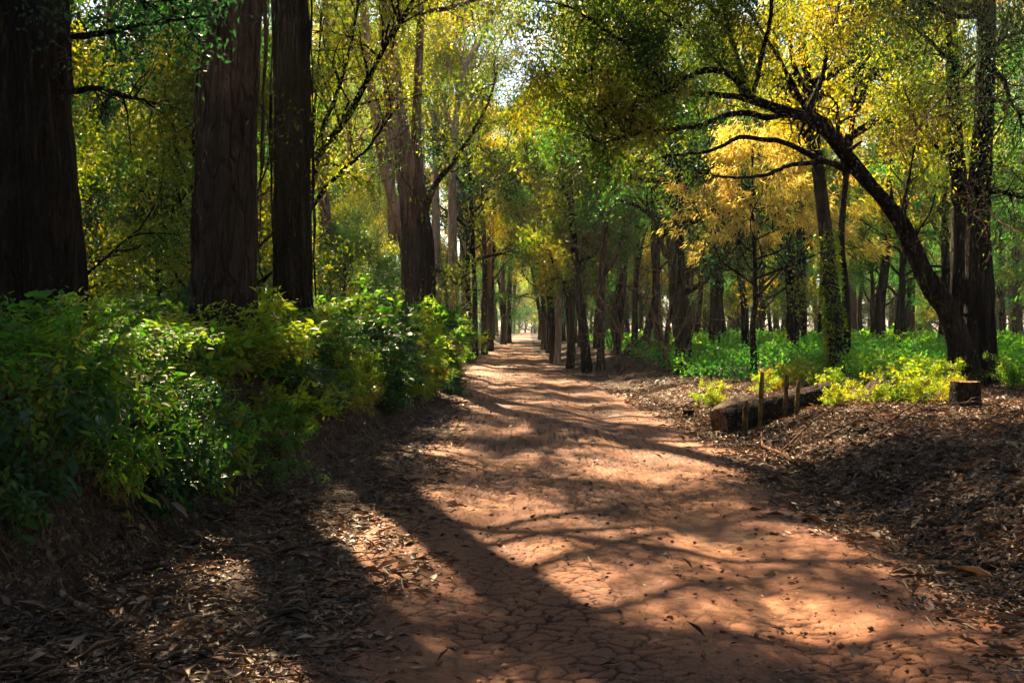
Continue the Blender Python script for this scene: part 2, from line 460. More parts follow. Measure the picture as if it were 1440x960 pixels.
# ------------------------------------------------------------------ generic tree growth
def grow_tree(seed, H, r0, clear, spread, nb, mat_b, mat_l, nleaf, leaf, kind='broad', lean=(0, 0), sig=.22, sides=10, up=.05, droop=.3, wig=.06, even=2.5, tname='trunk'):
    g = np.random.default_rng(seed)
    tb = Tubes()
    n = 16
    z = np.linspace(-.3, H, n)
    t = np.linspace(0, 1, n)
    wx = np.cumsum(g.normal(0, wig, n)) * H / n * 1.2; wy = np.cumsum(g.normal(0, wig, n)) * H / n * 1.2
    P = np.stack([lean[0] * H * t + wx - wx[0], lean[1] * H * t + wy - wy[0], z], -1)
    P = resample(P, 40)
    tt = np.linspace(0, 1, 40)
    rad = r0 * (1 - tt) ** .8 * .95 + r0 * .06
    rad = rad * (1 + .45 * np.exp(-(tt * H) / .35))
    tb.add(P, rad, max(sides, 14), ridge=.05, seed=seed)
    anchors = []
    for k in range(nb):
        f = clear + (1 - clear) * ((k + g.random()) / nb) ** .9 * .97
        q = P[min(int(f * 39), 38)]
        az = k * 2.4 + g.normal(0, .4)
        el = R(20 + 40 * f) if kind != 'needle' else R(25)
        d = np.array([math.cos(az) * math.cos(el), math.sin(az) * math.cos(el), math.sin(el)])
        Lb = spread * (1.15 - .75 * (f - clear) / (1 - clear + 1e-6)) * g.uniform(.75, 1.2)
        rb = max(.012, r0 * (1 - f) * .55 + .01)
        B = wander(g, q, d, Lb, 9, .16, up)
        tb.add(B, rb * np.linspace(1, .22, 9), 6)
        ns = 5 if kind != 'gum' else 4
        for j in range(ns):
            m = 3 + int(g.random() * 6)
            m = min(m, 8)
            dd = unit(unit(B[m] - B[m - 1]) + g.normal(0, .55, 3) + np.array([0, 0, .1]))
            C = wander(g, B[m], dd, Lb * g.uniform(.3, .55), 6, .22, up - .08 * droop)
            tb.add(C, rb * .35 * np.linspace(1, .25, 6), 4, cap=False)
            anchors.append(C[2:])
            for i in range(2):
                mm = 2 + int(g.random() * 4); mm = min(mm, 5)
                E = wander(g, C[mm], unit(unit(C[mm] - C[mm - 1]) + g.normal(0, .7, 3)), Lb * g.uniform(.12, .25), 5, .25, -.15 * droop)
                tb.add(E, rb * .16 * np.linspace(1, .4, 5), 3, cap=False)
                anchors.append(E[1:]); anchors.append(E[3:])
        anchors.append(B[6:])
    A = np.concatenate(anchors)
    # clumps: leaf density differs from twig to twig, so the crown opens in places
    w = g.random(len(A)) ** even; w /= w.sum()
    idx = g.choice(len(A), nleaf, p=w)
    Q = A[idx] + g.normal(0, 1, (nleaf, 3)) * sig * np.array([1, 1, .8])
    if kind == 'needle':
        D = g.normal(0, .45, (nleaf, 3)) + np.array([0, 0, -.55]) + (A[idx] - np.array([A[:, 0].mean(), A[:, 1].mean(), 0])) * np.array([.25, .25, 0])
    else:
        D = g.normal(0, .8, (nleaf, 3)) + np.array([0, 0, -.75 * droop * 2])
    Ls = leaf[0] * g.uniform(.6, 1.35, nleaf); Ws = leaf[1] * g.uniform(.7, 1.3, nleaf)
    return tb.mesh(tname, mat_b), leaves('crown', Q, D, Ls, Ws, mat_l, g)

def tree_at(meshes, x, y, label, group=None, rot=0., s=1., name='tree', cat='tree', tilt=(0, 0), crown_mat=None, z=None):
    r = link(name, None, loc=(x, y, (float(ground_z(x, y, False)) if z is None else z) - .05), rot=(tilt[0], tilt[1], rot), scale=s)
    tag(r, label, cat, group)
    link('trunk', meshes[0], r)
    c = link('crown', meshes[1], r)
    if crown_mat:
        c.material_slots[0].link = 'OBJECT'; c.material_slots[0].material = M[crown_mat]
    return r

broad = [grow_tree(20 + k, 9.5 + k, .135, .30, 3.0, 15, M['bark_dark'], M['gum'], 17000, (.105, .042), sig=.2, droop=.4) for k in range(3)]
green = [grow_tree(40 + k, 8.5, .15, .20, 2.6, 18, M['bark_brown'], M['green'], 19000, (.105, .048), sig=.2, droop=.3) for k in range(2)]
gums = [grow_tree(60 + k, 17, .22, .42, 4.2, 18, M['bark_red'], M['gum'], 13000, (.15, .052), 'gum', sig=.3, droop=.7, wig=.03) for k in range(3)]
needle = [grow_tree(80 + k, 8, .12, .36, 3.1, 24, M['bark_dark'], M['needle'], 12000, (.22, .012), 'needle', sig=.12, droop=.6, even=3.5) for k in range(2)]
canopy = [grow_tree(160 + k, 17, .24, .5, 5.0, 20, M['bark_red'], M['gum'], 21000, (.14, .05), 'gum', sig=.24, droop=.7, wig=.03, even=3.0) for k in range(2)]
low = [grow_tree(90 + k, 5.0, .09, .08, 2.2, 20, M['bark_dark'], M['dark'], 22000, (.085, .04), sig=.22, droop=.4, even=3.6) for k in range(2)]

# ------------------------------------------------------------------ great trunks on the left bank
def big_tree(name, path, rad, mat, label, crown, seed, ridge=.085, flare=.6, sides=72, rings=200, extra=None, limbs=()):
    """path in world points from the base up; crown = (height list) clusters added above"""
    P = np.array(path, float); base = P[0].copy()
    root = link(name, None, loc=base); tag(root, label, 'tree')
    Q = resample(P - base, rings)
    t = np.linspace(0, 1, rings)
    r = np.interp(t, np.linspace(0, 1, len(rad)), rad)
    tb = Tubes(); tb.add(Q, r, sides, ridge, flare, seed)
    link('trunk', tb.mesh('trunk', mat), root)
    if sides >= 60:
        gr = np.random.default_rng(seed + 1); tr = Tubes()
        for k in range(46):
            h0 = gr.uniform(.8, 6.5); Ls_ = gr.uniform(.4, 1.8); a = gr.uniform(0, 6.28); nn = 8
            ii = np.array([int(np.argmin(abs(Q[:, 2] - h))) for h in np.linspace(h0, h0 + Ls_, nn)])
            off = r[ii] * 1.04 + .012 + .05 * gr.random() * np.sin(np.linspace(0, 3.1, nn)) + np.linspace(.05 * gr.random(), 0, nn)
            aa = a + np.cumsum(gr.normal(0, .03, nn))
            Pp = Q[ii] + np.stack([np.cos(aa) * off, np.sin(aa) * off, 0 * aa], -1); Pp[:, 2] = np.linspace(h0, h0 + Ls_, nn)
            tr.add(Pp, gr.uniform(.008, .024) * np.sin(np.linspace(.4, 2.8, nn)), 4, cap=False)
        link('bark_ribbons', tr.mesh('bark_ribbons', mat), root)['kind'] = 'stuff'
    return root, base, Q, r

def leafy_limb(g, root, P0, path, r0, mat_b, mat_l, nleaf, leaf, sig=.22, ntw=14, tw=.9, droop=.5, tl=.25, leafstart=.3, upw=0.0, name='branch', rings=26, cr=True, r1=.2):
    """a limb along a path with its twigs (one part) and the foliage it carries (another)"""
    Q = resample(np.array(path, float) - P0, rings)
    tb = Tubes(); 
    wig = np.cumsum(g.normal(0, .012, Q.shape), axis=0); wig -= np.linspace(0, 1, rings)[:, None] * wig[-1]
    Q = Q + wig
    tb.add(Q, r0 * np.linspace(1, r1, rings), 8 if r0 < .12 else 14, ridge=.03)
    A = []
    for k in range(ntw):
        f = g.uniform(leafstart, 1); m = min(max(int(f * (rings - 1)), 1), rings - 1)
        d = unit(unit(Q[m] - Q[m - 1]) * .6 + g.normal(0, .7, 3) + np.array([0, 0, .25 + upw]))
        E = wander(g, Q[m], d, tw * g.uniform(.5, 1.3), 8, .22, -.06 * droop + upw * .1)
        tb.add(E, max(.006, r0 * .22) * np.linspace(1, .25, 8), 4, cap=False)
        A.append(E[3:])
        for j in range(5):
            mm = g.integers(2, 7)
            E2 = wander(g, E[mm], unit(unit(E[mm] - E[mm - 1]) + g.normal(0, .7, 3)), tw * g.uniform(.25, .5), 5, .25, -.12 * droop)
            tb.add(E2, max(.004, r0 * .09) * np.linspace(1, .4, 5), 3, cap=False)
            A.append(E2[1:])
    b = link(name, tb.mesh(name, mat_b), root)
    if nleaf and cr:
        A = np.concatenate(A)
        w = g.random(len(A)) ** 2.0; w /= w.sum(); idx = g.choice(len(A), nleaf, p=w)
        X = A[idx] + g.normal(0, 1, (nleaf, 3)) * sig
        D = g.normal(0, .8, (nleaf, 3)) + np.array([0, 0, -1.2 * droop])
        link('foliage', leaves('foliage', X, D, leaf[0] * g.uniform(.6, 1.3, nleaf), leaf[1] * g.uniform(.7, 1.3, nleaf), mat_l, g), b)
    return b

def add_crown(g, root, P0, Q, heights, spread, nl, mat_b, mat_l, leaf=(.17, .055), nb=10, sig=.28, even=2.6):
    """a crown of limbs on the upper part of a great trunk"""
    tb = Tubes(); A = []
    for k in range(nb):
        h = g.uniform(*heights); m = int(np.argmin(abs(Q[:, 2] - h)))
        az = k * 2.4 + g.normal(0, .3); el = R(g.uniform(10, 50))
        d = np.array([math.cos(az) * math.cos(el), math.sin(az) * math.cos(el), math.sin(el)])
        B = wander(g, Q[m], d, spread * g.uniform(.7, 1.2), 9, .15, .03)
        tb.add(B, .10 * np.linspace(1, .2, 9), 7)
        for j in range(6):
            mm = int(g.integers(3, 9))
            C = wander(g, B[mm], unit(unit(B[mm] - B[mm - 1]) + g.normal(0, .6, 3)), spread * g.uniform(.25, .45), 6, .22, -.03)
            tb.add(C, .03 * np.linspace(1, .3, 6), 4, cap=False); A.append(C[2:])
            for i in range(2):
                E = wander(g, C[int(g.integers(2, 6))], g.normal(0, 1, 3), spread * .15, 4, .25, -.1)
                tb.add(E, .012 * np.linspace(1, .4, 4), 3, cap=False); A.append(E)
    link('branches', tb.mesh('branches', mat_b), root)
    A = np.concatenate(A); w = g.random(len(A)) ** even; w /= w.sum(); nl = int(nl * (.38 if even > 2 else 1)); idx = g.choice(len(A), nl, p=w)
    X = A[idx] + g.normal(0, 1, (nl, 3)) * sig
    D = g.normal(0, .8, (nl, 3)) + np.array([0, 0, -.8])
    link('crown', leaves('crown', X, D, leaf[0] * g.uniform(.6, 1.3, nl), leaf[1] * g.uniform(.7, 1.3, nl), mat_l, g), root)

g = np.random.default_rng(101)
def gp(px, d): 
    x = (px - 720) / F * d; return np.array([x, d, float(ground_z(x, d, False)) - .1])
# L0 far-left giant
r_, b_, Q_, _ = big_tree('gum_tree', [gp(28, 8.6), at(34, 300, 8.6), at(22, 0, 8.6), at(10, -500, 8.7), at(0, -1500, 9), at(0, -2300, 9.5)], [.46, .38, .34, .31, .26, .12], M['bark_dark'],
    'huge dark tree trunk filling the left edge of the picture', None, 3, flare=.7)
add_crown(g, r_, b_, Q_, (7.5, 14), 5.2, 34000, M['bark_dark'], M['dark'], nb=18, even=1.6, sig=.32, leaf=(.14, .05))
for pts, n in (([at(45, 60, 8.6), at(130, 45, 8.4), at(200, 32, 8.3), at(290, 22, 8.2)], 1300), ([at(60, -60, 8.6), at(120, -30, 8.2), at(180, 0, 8.0), at(220, 10, 7.9)], 1100), ([at(40, 130, 8.6), at(110, 128, 8.4), at(170, 135, 8.3), at(230, 160, 8.3)], 150)):
    leafy_limb(g, r_, b_, pts, .04, M['bark_dark'], M['dark'], n, (.06, .026), sig=.10, ntw=13, tw=.5, droop=.5)
# L0b flared slim trunk just right of it
big_tree('tree', [gp(66, 9.6), at(62, 330, 9.7), at(58, 200, 9.9), at(50, -200, 10), at(45, -700, 10.2)], [.21, .12, .09, .07, .03], M['bark_brown'],
    'slim brown trunk with flared foot right beside the dark trunk at the left edge', None, 8, flare=.4, sides=24, rings=70)
# L1
r_, b_, Q_, _ = big_tree('gum_tree', [gp(314, 12), at(318, 300, 12), at(329, 0, 12), at(336, -500, 12.1), at(340, -1100, 12.3), at(350, -1700, 12.8)], [.37, .335, .285, .25, .2, .08], M['bark_brown'],
    'thick straight brown trunk rising from shrubs, second large trunk from the left', None, 14)
add_crown(g, r_, b_, Q_, (9, 15), 4.6, 10000, M['bark_brown'], M['gum'], nb=12, even=3.0, sig=.24)
def shade_limbs(pl, bark, leafm, n, r0=.07):  # limbs added above the frame to dapple the road and left bank
    for pts in pl:
        leafy_limb(g, r_, b_, pts, r0, M[bark], M[leafm], n, (.10, .036), sig=.15, ntw=24, tw=1.1, droop=.3, leafstart=.2, upw=.1)
shade_limbs(([(-3.4, 12, 6.6), (-1.6, 12.4, 7.2), (.4, 12.6, 7.4), (2.2, 12.4, 7.3)], [(-3.3, 12, 8.2), (-1.4, 10.6, 8.8), (.8, 9.6, 9.0), (2.8, 9.2, 8.8)], [(-3.3, 12, 9.2), (-2.6, 14.4, 10), (-1.2, 16.2, 10.4), (.6, 17.4, 10.4)],
  [(-3.3, 12, 7.6), (-2.4, 13.6, 7.9), (-1.2, 14.6, 8), (.2, 15.2, 8.1)], [(-3.4, 12, 7.4), (-4.4, 13.2, 8), (-5.4, 14, 8.3), (-6.3, 14.3, 8.5)], [(-3.4, 12, 6.4), (-4.2, 11.6, 7), (-5.2, 11.8, 7.4), (-6.1, 12, 7.5)], [(-3.3, 12, 8), (-3.6, 14, 9), (-3.6, 15.6, 9.6), (-3.0, 17.4, 9.8)]), 'bark_brown', 'gum', 3300)
# L2
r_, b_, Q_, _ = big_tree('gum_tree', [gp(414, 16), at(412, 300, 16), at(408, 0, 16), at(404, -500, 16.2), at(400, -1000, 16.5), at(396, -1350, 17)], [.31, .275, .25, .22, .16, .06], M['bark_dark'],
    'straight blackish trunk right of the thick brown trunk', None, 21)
add_crown(g, r_, b_, Q_, (10, 16), 4.8, 10000, M['bark_dark'], M['gum'], nb=12, even=3.0, sig=.24)
shade_limbs(([(-3.6, 16, 7.4), (-1.8, 15.4, 8.2), (.4, 15.0, 8.5), (2.6, 14.8, 8.4)], [(-3.6, 16, 8.6), (-1.6, 17.8, 9.6), (.8, 18.6, 9.8), (3.2, 18.8, 9.6)],
  [(-3.6, 16, 8), (-2.6, 17.4, 8.8), (-1.4, 18.8, 9.1), (0, 20, 9.2)], [(-3.6, 16, 9), (-2.8, 14.6, 9.8), (-1.4, 13.6, 10.2), (.4, 13.0, 10.2)], [(-3.6, 16, 9.6), (-1.8, 20, 11), (-.4, 22, 11.6), (1.4, 23, 11.6)]), 'bark_dark', 'gum', 3300)
# dark diagonal stems fanning from behind L2
r = link('tree', None, loc=gp(425, 18)); tag(r, 'dark slanting tree fanning its stems up to the right behind the blackish trunk', 'tree')
P0 = np.array(r.location)
for pts, rr, n in (([at(425, 400, 18), at(440, 240, 17.8), at(490, 165, 17.5), at(535, 80, 17.2), at(590, -20, 17)], .11, 3000),
                   ([at(428, 330, 18), at(450, 190, 17.5), at(478, 110, 17.2), at(500, 20, 17), at(515, -60, 17)], .06, 2600),
                   ([at(430, 300, 18), at(470, 250, 17.8), at(520, 205, 17.2), at(560, 150, 17)], .05, 1500),
                   ([at(425, 460, 18), at(426, 380, 18), at(428, 300, 18), at(440, 150, 18), at(450, 20, 18)], .06, 2600)):
    leafy_limb(g, r, P0, pts, rr, M['bark_dark'], M['gum'], int(n * .8), (.075, .035), sig=.16, ntw=16, tw=1.4, droop=.4)
# L3 double trunk
r_, b_, Q_, _ = big_tree('gum_tree', [gp(582, 28), at(580, 360, 28), at(574, 260, 28), at(556, 150, 28), at(546, 40, 28.2), at(540, -200, 28.5), at(530, -450, 29)], [.36, .31, .27, .22, .2, .16, .05], M['bark_red'],
    'reddish double trunk, its left stem tinted sunlit pink above a dark foot', None, 33, flare=.3, sides=36)
Qs = resample(np.array([gp(600, 28), at(600, 360, 28), at(592, 290, 28), at(585, 200, 28.2), at(590, 60, 28.4), at(600, -200, 28.6)]) - b_, 80)
tb = Tubes(); tb.add(Qs, np.interp(np.linspace(0, 1, 80), [0, .3, .6, 1], [.29, .2, .11, .05]), 28, .05, .3, 35)
link('trunk', tb.mesh('trunk', M['bark_red']), r_)
leafy_limb(g, r_, b_, [at(596, 300, 28), at(612, 262, 27.8), at(640, 225, 27.5), at(664, 190, 27.2), at(690, 140, 27), at(700, 90, 27)], .10, M['bark_brown'], M['gum'], 1600, (.12, .05), ntw=12, tw=1.3, sig=.3)
leafy_limb(g, r_, b_, [at(605, 385, 28), at(622, 378, 27.6), at(636, 395, 27.3), at(650, 400, 27)], .05, M['bark_dark'], M['gum'], 500, (.12, .05), ntw=8, tw=.8, sig=.25)
add_crown(g, r_, b_, Q_, (9.5, 15), 5.4, 17000, M['bark_red'], M['gum'], nb=14, even=3.0, sig=.24)
# leaning trunk behind it, its sunlit pink also in the bark colour
big_tree('tree', [gp(600, 36), at(565, 330, 36), at(542, 240, 36), at(528, 160, 36), at(515, 60, 36), at(505, -150, 36)], [.2, .19, .18, .17, .14, .05], M['bark_red'],
    'thin pinkish trunk leaning left behind the double trunk', None, 43, flare=.2, sides=20, rings=60)
# pale bare-limbed gums in the bright gap
for pts, rr, lab in (([gp(640, 44), at(636, 300, 44), at(640, 180, 44), at(652, 100, 44), at(682, 45, 44), at(700, -40, 44)], .24, 'pale gum with a bare limb sweeping right in the bright gap'),
                     ([gp(618, 50), at(614, 300, 50), at(612, 150, 50), at(618, 0, 50), at(620, -160, 50)], .2, 'pale straight gum left of the sweeping pale limb'),
                     ([gp(655, 58), at(650, 300, 58), at(655, 150, 58), at(640, 0, 58), at(630, -160, 58)], .2, 'slim pale gum right of the straight pale gum, seen through its twigs'),
                     ([gp(600, 62), at(596, 300, 62), at(594, 100, 62), at(598, -150, 62)], .18, 'thin pale gum farthest back, just right of the double trunk')):
    r_, b_, Q_, _ = big_tree('gum_tree', pts, [rr, rr * .9, rr * .75, rr * .6, rr * .4, .04], M['bark_pale'], lab, None, int(rr * 100), ridge=.02, flare=.1, sides=16, rings=50)
    for k in range(5):
        m = int(g.integers(24, 46)); p = Q_[m] + b_
        az = g.uniform(0, 6.28)
        leafy_limb(g, r_, b_, [p, p + np.array([1.0 * math.cos(az), .8 * math.sin(az), 1.6]), p + np.array([2.2 * math.cos(az), 2 * math.sin(az), 3.6])], .06, M['bark_pale'], M['gold'], 900, (.17, .07), ntw=10, tw=1.6, sig=.4)

# ------------------------------------------------------------------ the leaning tree that arches over the road (right)
g = np.random.default_rng(202)
base = gp(1366, 18.3)
arch = link('arching_tree', None, loc=base)
tag(arch, 'dark tree leaning left from the right side, its bare limbs arching over the road', 'tree')
trunk_px = [(1366, 505, 18.3), (1335, 440, 18.1), (1296, 375, 17.9), (1255, 300, 17.6), (1212, 243, 17.3), (1178, 203, 17.0), (1137, 167, 16.6), (1087, 150, 16.2), (1047, 137, 15.9)]
TP = np.array([base] + [at(*p) for p in trunk_px[1:]]) - base
Q = resample(TP, 110)
Q = Q + np.stack([fbm(np.arange(110.), 0 * np.arange(110.), 14, 2, 3) - .5, 0 * np.arange(110.), fbm(np.arange(110.), 0 * np.arange(110.), 11, 2, 9) - .5], -1) * .16 * np.sin(np.linspace(0, 3.14, 110))[:, None]
tb = Tubes(); tb.add(Q, np.interp(np.linspace(0, 1, 110), [0, .1, .3, .55, .75, 1], [.27, .21, .17, .125, .10, .07]) * (1 + .16 * (fbm(np.arange(110.), 0 * np.arange(110.), 6, 2, 5) - .5) * 2), 30, .09, .5, 5)
link('trunk', tb.mesh('trunk', M['bark_dark']), arch)
for m_, ln in ((22, .28), (37, .16), (52, .35), (63, .12), (74, .3), (88, .2)):
    tb = Tubes(); tb.add(wander(g, Q[m_], g.normal(0, 1, 3) * np.array([.6, .6, 1]) + np.array([0, 0, .4]), ln + .15, 6, .12), .05 * np.linspace(1, .5, 6), 8, .1)
    link('stub', tb.mesh('stub', M['bark_dark']), arch)
def apath(l): return [at(*p) for p in l]
limbs = [
 ([(1047, 137, 15.9), (1040, 121, 15.8), (1025, 107, 15.7), (1003, 100, 15.5), (973, 108, 15.3), (947, 125, 15.1), (920, 137, 14.9), (880, 150, 14.6), (835, 150, 14.3)], .075, 3150, .35),
 ([(1047, 137, 15.9), (1020, 133, 15.8), (980, 128, 15.7), (933, 123, 15.6), (890, 105, 15.5), (840, 95, 15.3), (780, 100, 15.1), (740, 115, 15)], .06, 4125, .35),
 ([(1125, 165, 16.5), (1100, 162, 16.3), (1080, 167, 16.2), (1053, 162, 16.0), (1020, 167, 15.8), (987, 180, 15.5), (953, 185, 15.2), (907, 192, 14.9), (870, 198, 14.6), (845, 205, 14.4), (820, 190, 14.2)], .07, 2700, .55),
 ([(1192, 238, 17.2), (1153, 225, 16.8), (1130, 212, 16.6), (1087, 198, 16.2), (1043, 193, 15.8), (1003, 207, 15.5), (953, 218, 15.2), (937, 218, 15.1)], .075, 60, .9),
 ([(1150, 228, 16.8), (1113, 233, 16.4), (1070, 245, 16.0), (1030, 248, 15.7), (980, 243, 15.4)], .055, 40, .9),
 ([(1137, 167, 16.6), (1128, 190, 16.6), (1126, 213, 16.6)], .035, 0, .9),
 ([(1130, 165, 16.6), (1150, 120, 16.8), (1165, 60, 17), (1178, 0, 17.2), (1185, -90, 17.3)], .06, 4200, .2),
 ([(1137, 160, 16.6), (1115, 110, 16.4), (1085, 60, 16.2), (1050, 10, 16), (1010, -40, 15.8)], .05, 4600, .2),
 ([(1087, 150, 16.2), (1060, 140, 16.2), (1020, 100, 15.9), (985, 60, 15.6), (940, 20, 15.2), (890, -20, 15)], .045, 4125, .25),
 ([(947, 125, 15.1), (900, 80, 14.8), (850, 40, 14.6), (800, 10, 14.4), (750, 0, 14.2)], .04, 3750, .15),
 ([(933, 123, 15.6), (900, 60, 15.4), (840, -10, 15), (760, -60, 14.6)], .04, 3375, .15),
 'W', ([(3.9, 16.2, 5.3), (3.1, 15.6, 7.0), (1.7, 15.2, 7.9), (0.2, 15.0, 8.2)], .05, 3000, .3), ([(3.9, 16.2, 5.3), (3.4, 16.8, 7.0), (2.4, 17.4, 8.0), (1.0, 17.6, 8.4)], .05, 3000, .3),  # unseen limbs added over the frame to shade the right bank
 ([(3.9, 16.2, 5.3), (3.9, 15.0, 6.8), (3.2, 14.0, 7.4), (2.2, 13.4, 7.6)], .05, 3000, .4), 'P',
 ([(1262, 310, 17.6), (1275, 250, 17.8), (1285, 180, 18), (1270, 120, 18.1)], .04, 1500, .4),
]
wm = False
for it in limbs:
    if isinstance(it, str): wm = it == 'W'; continue
    l, rr, n, ls = it
    leafy_limb(g, arch, base, l if wm else apath(l), rr * .82, M['bark_dark'], M['gum'] if (not wm and l[-1][0] < 895) else M['arch'], int(n * 1.35), (.082, .028), sig=.10, ntw=34 if n > 1000 else 5, tw=1.0 if n > 1000 else .5, droop=.7, leafstart=ls, r1=.3)

# vertical pair beside it
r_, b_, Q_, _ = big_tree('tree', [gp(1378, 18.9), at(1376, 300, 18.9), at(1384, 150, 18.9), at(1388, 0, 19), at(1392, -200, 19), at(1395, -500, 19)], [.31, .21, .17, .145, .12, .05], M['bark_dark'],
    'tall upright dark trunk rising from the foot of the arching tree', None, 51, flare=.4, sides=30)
for pts, n in (([at(1388, 60, 19), at(1360, -20, 18.6), at(1310, -60, 18.2), at(1240, -50, 17.8)], 5200), ([at(1385, 110, 19), at(1410, 60, 18.6), at(1450, 40, 18.2)], 2600), ([at(1378, 290, 18.9), at(1395, 272, 18.5), at(1420, 272, 18.2), at(1460, 280, 18)], 500),
               ([at(1386, 20, 19), at(1340, 20, 18.6), at(1290, -5, 18.2), at(1230, 8, 17.9), at(1180, 20, 17.6)], 4500), ([at(1386, 80, 19), at(1420, 130, 18.6), at(1450, 200, 18.2)], 1700)):
    leafy_limb(g, r_, b_, pts, .06, M['bark_dark'], M['dark'] if n in (2600, 1700, 4500) else M['arch'], int(n * 1.5), (.08, .029), sig=.18, ntw=22, tw=1.2, droop=.6, leafstart=.2)
for pts in ([at(1386, 210, 18.9), at(1415, 160, 17.8), at(1380, 138, 16.6), at(1290, 170, 15.6)], [at(1380, 260, 18.9), at(1400, 300, 17.6), at(1440, 330, 16.6)], [at(1388, 120, 19), at(1330, 130, 17.5), at(1280, 190, 16.4), at(1262, 240, 16)]):
    leafy_limb(g, r_, b_, pts, .02, M['twig'], M['arch'], 60, (.08, .03), sig=.08, ntw=16, tw=.9, droop=.4, leafstart=.2)
add_crown(g, r_, b_, Q_, (7, 12), 3.4, 9000, M['bark_dark'], M['dark'], (.13, .05), nb=9)
r_, b_, Q_, _ = big_tree('tree', [gp(1349, 20.5), at(1350, 300, 20.5), at(1342, 180, 20.5), at(1338, 60, 20.5), at(1325, -60, 20.5), at(1310, -250, 20.5)], [.24, .19, .16, .13, .1, .04], M['bark_dark'],
    'second upright dark trunk close behind the arching tree, left of the tall one', None, 57, flare=.3, sides=24, rings=80)
for pts, n in (([at(1340, 90, 20.5), at(1310, 60, 20), at(1270, 20, 19.6), at(1215, 0, 19.3)], 4200), ([at(1345, 230, 20.5), at(1300, 190, 20.2), at(1270, 150, 20)], 1300), ([at(1340, 130, 20.5), at(1375, 90, 20), at(1420, 80, 19.6)], 1800), ([at(1335, 20, 20.5), at(1290, -40, 20), at(1230, -60, 19.5), at(1160, -40, 19)], 4500)):
    leafy_limb(g, r_, b_, pts, .05, M['bark_dark'], M['arch'], int(n * 1.5), (.08, .029), sig=.2, ntw=20, tw=1.2, droop=.6, leafstart=.2)

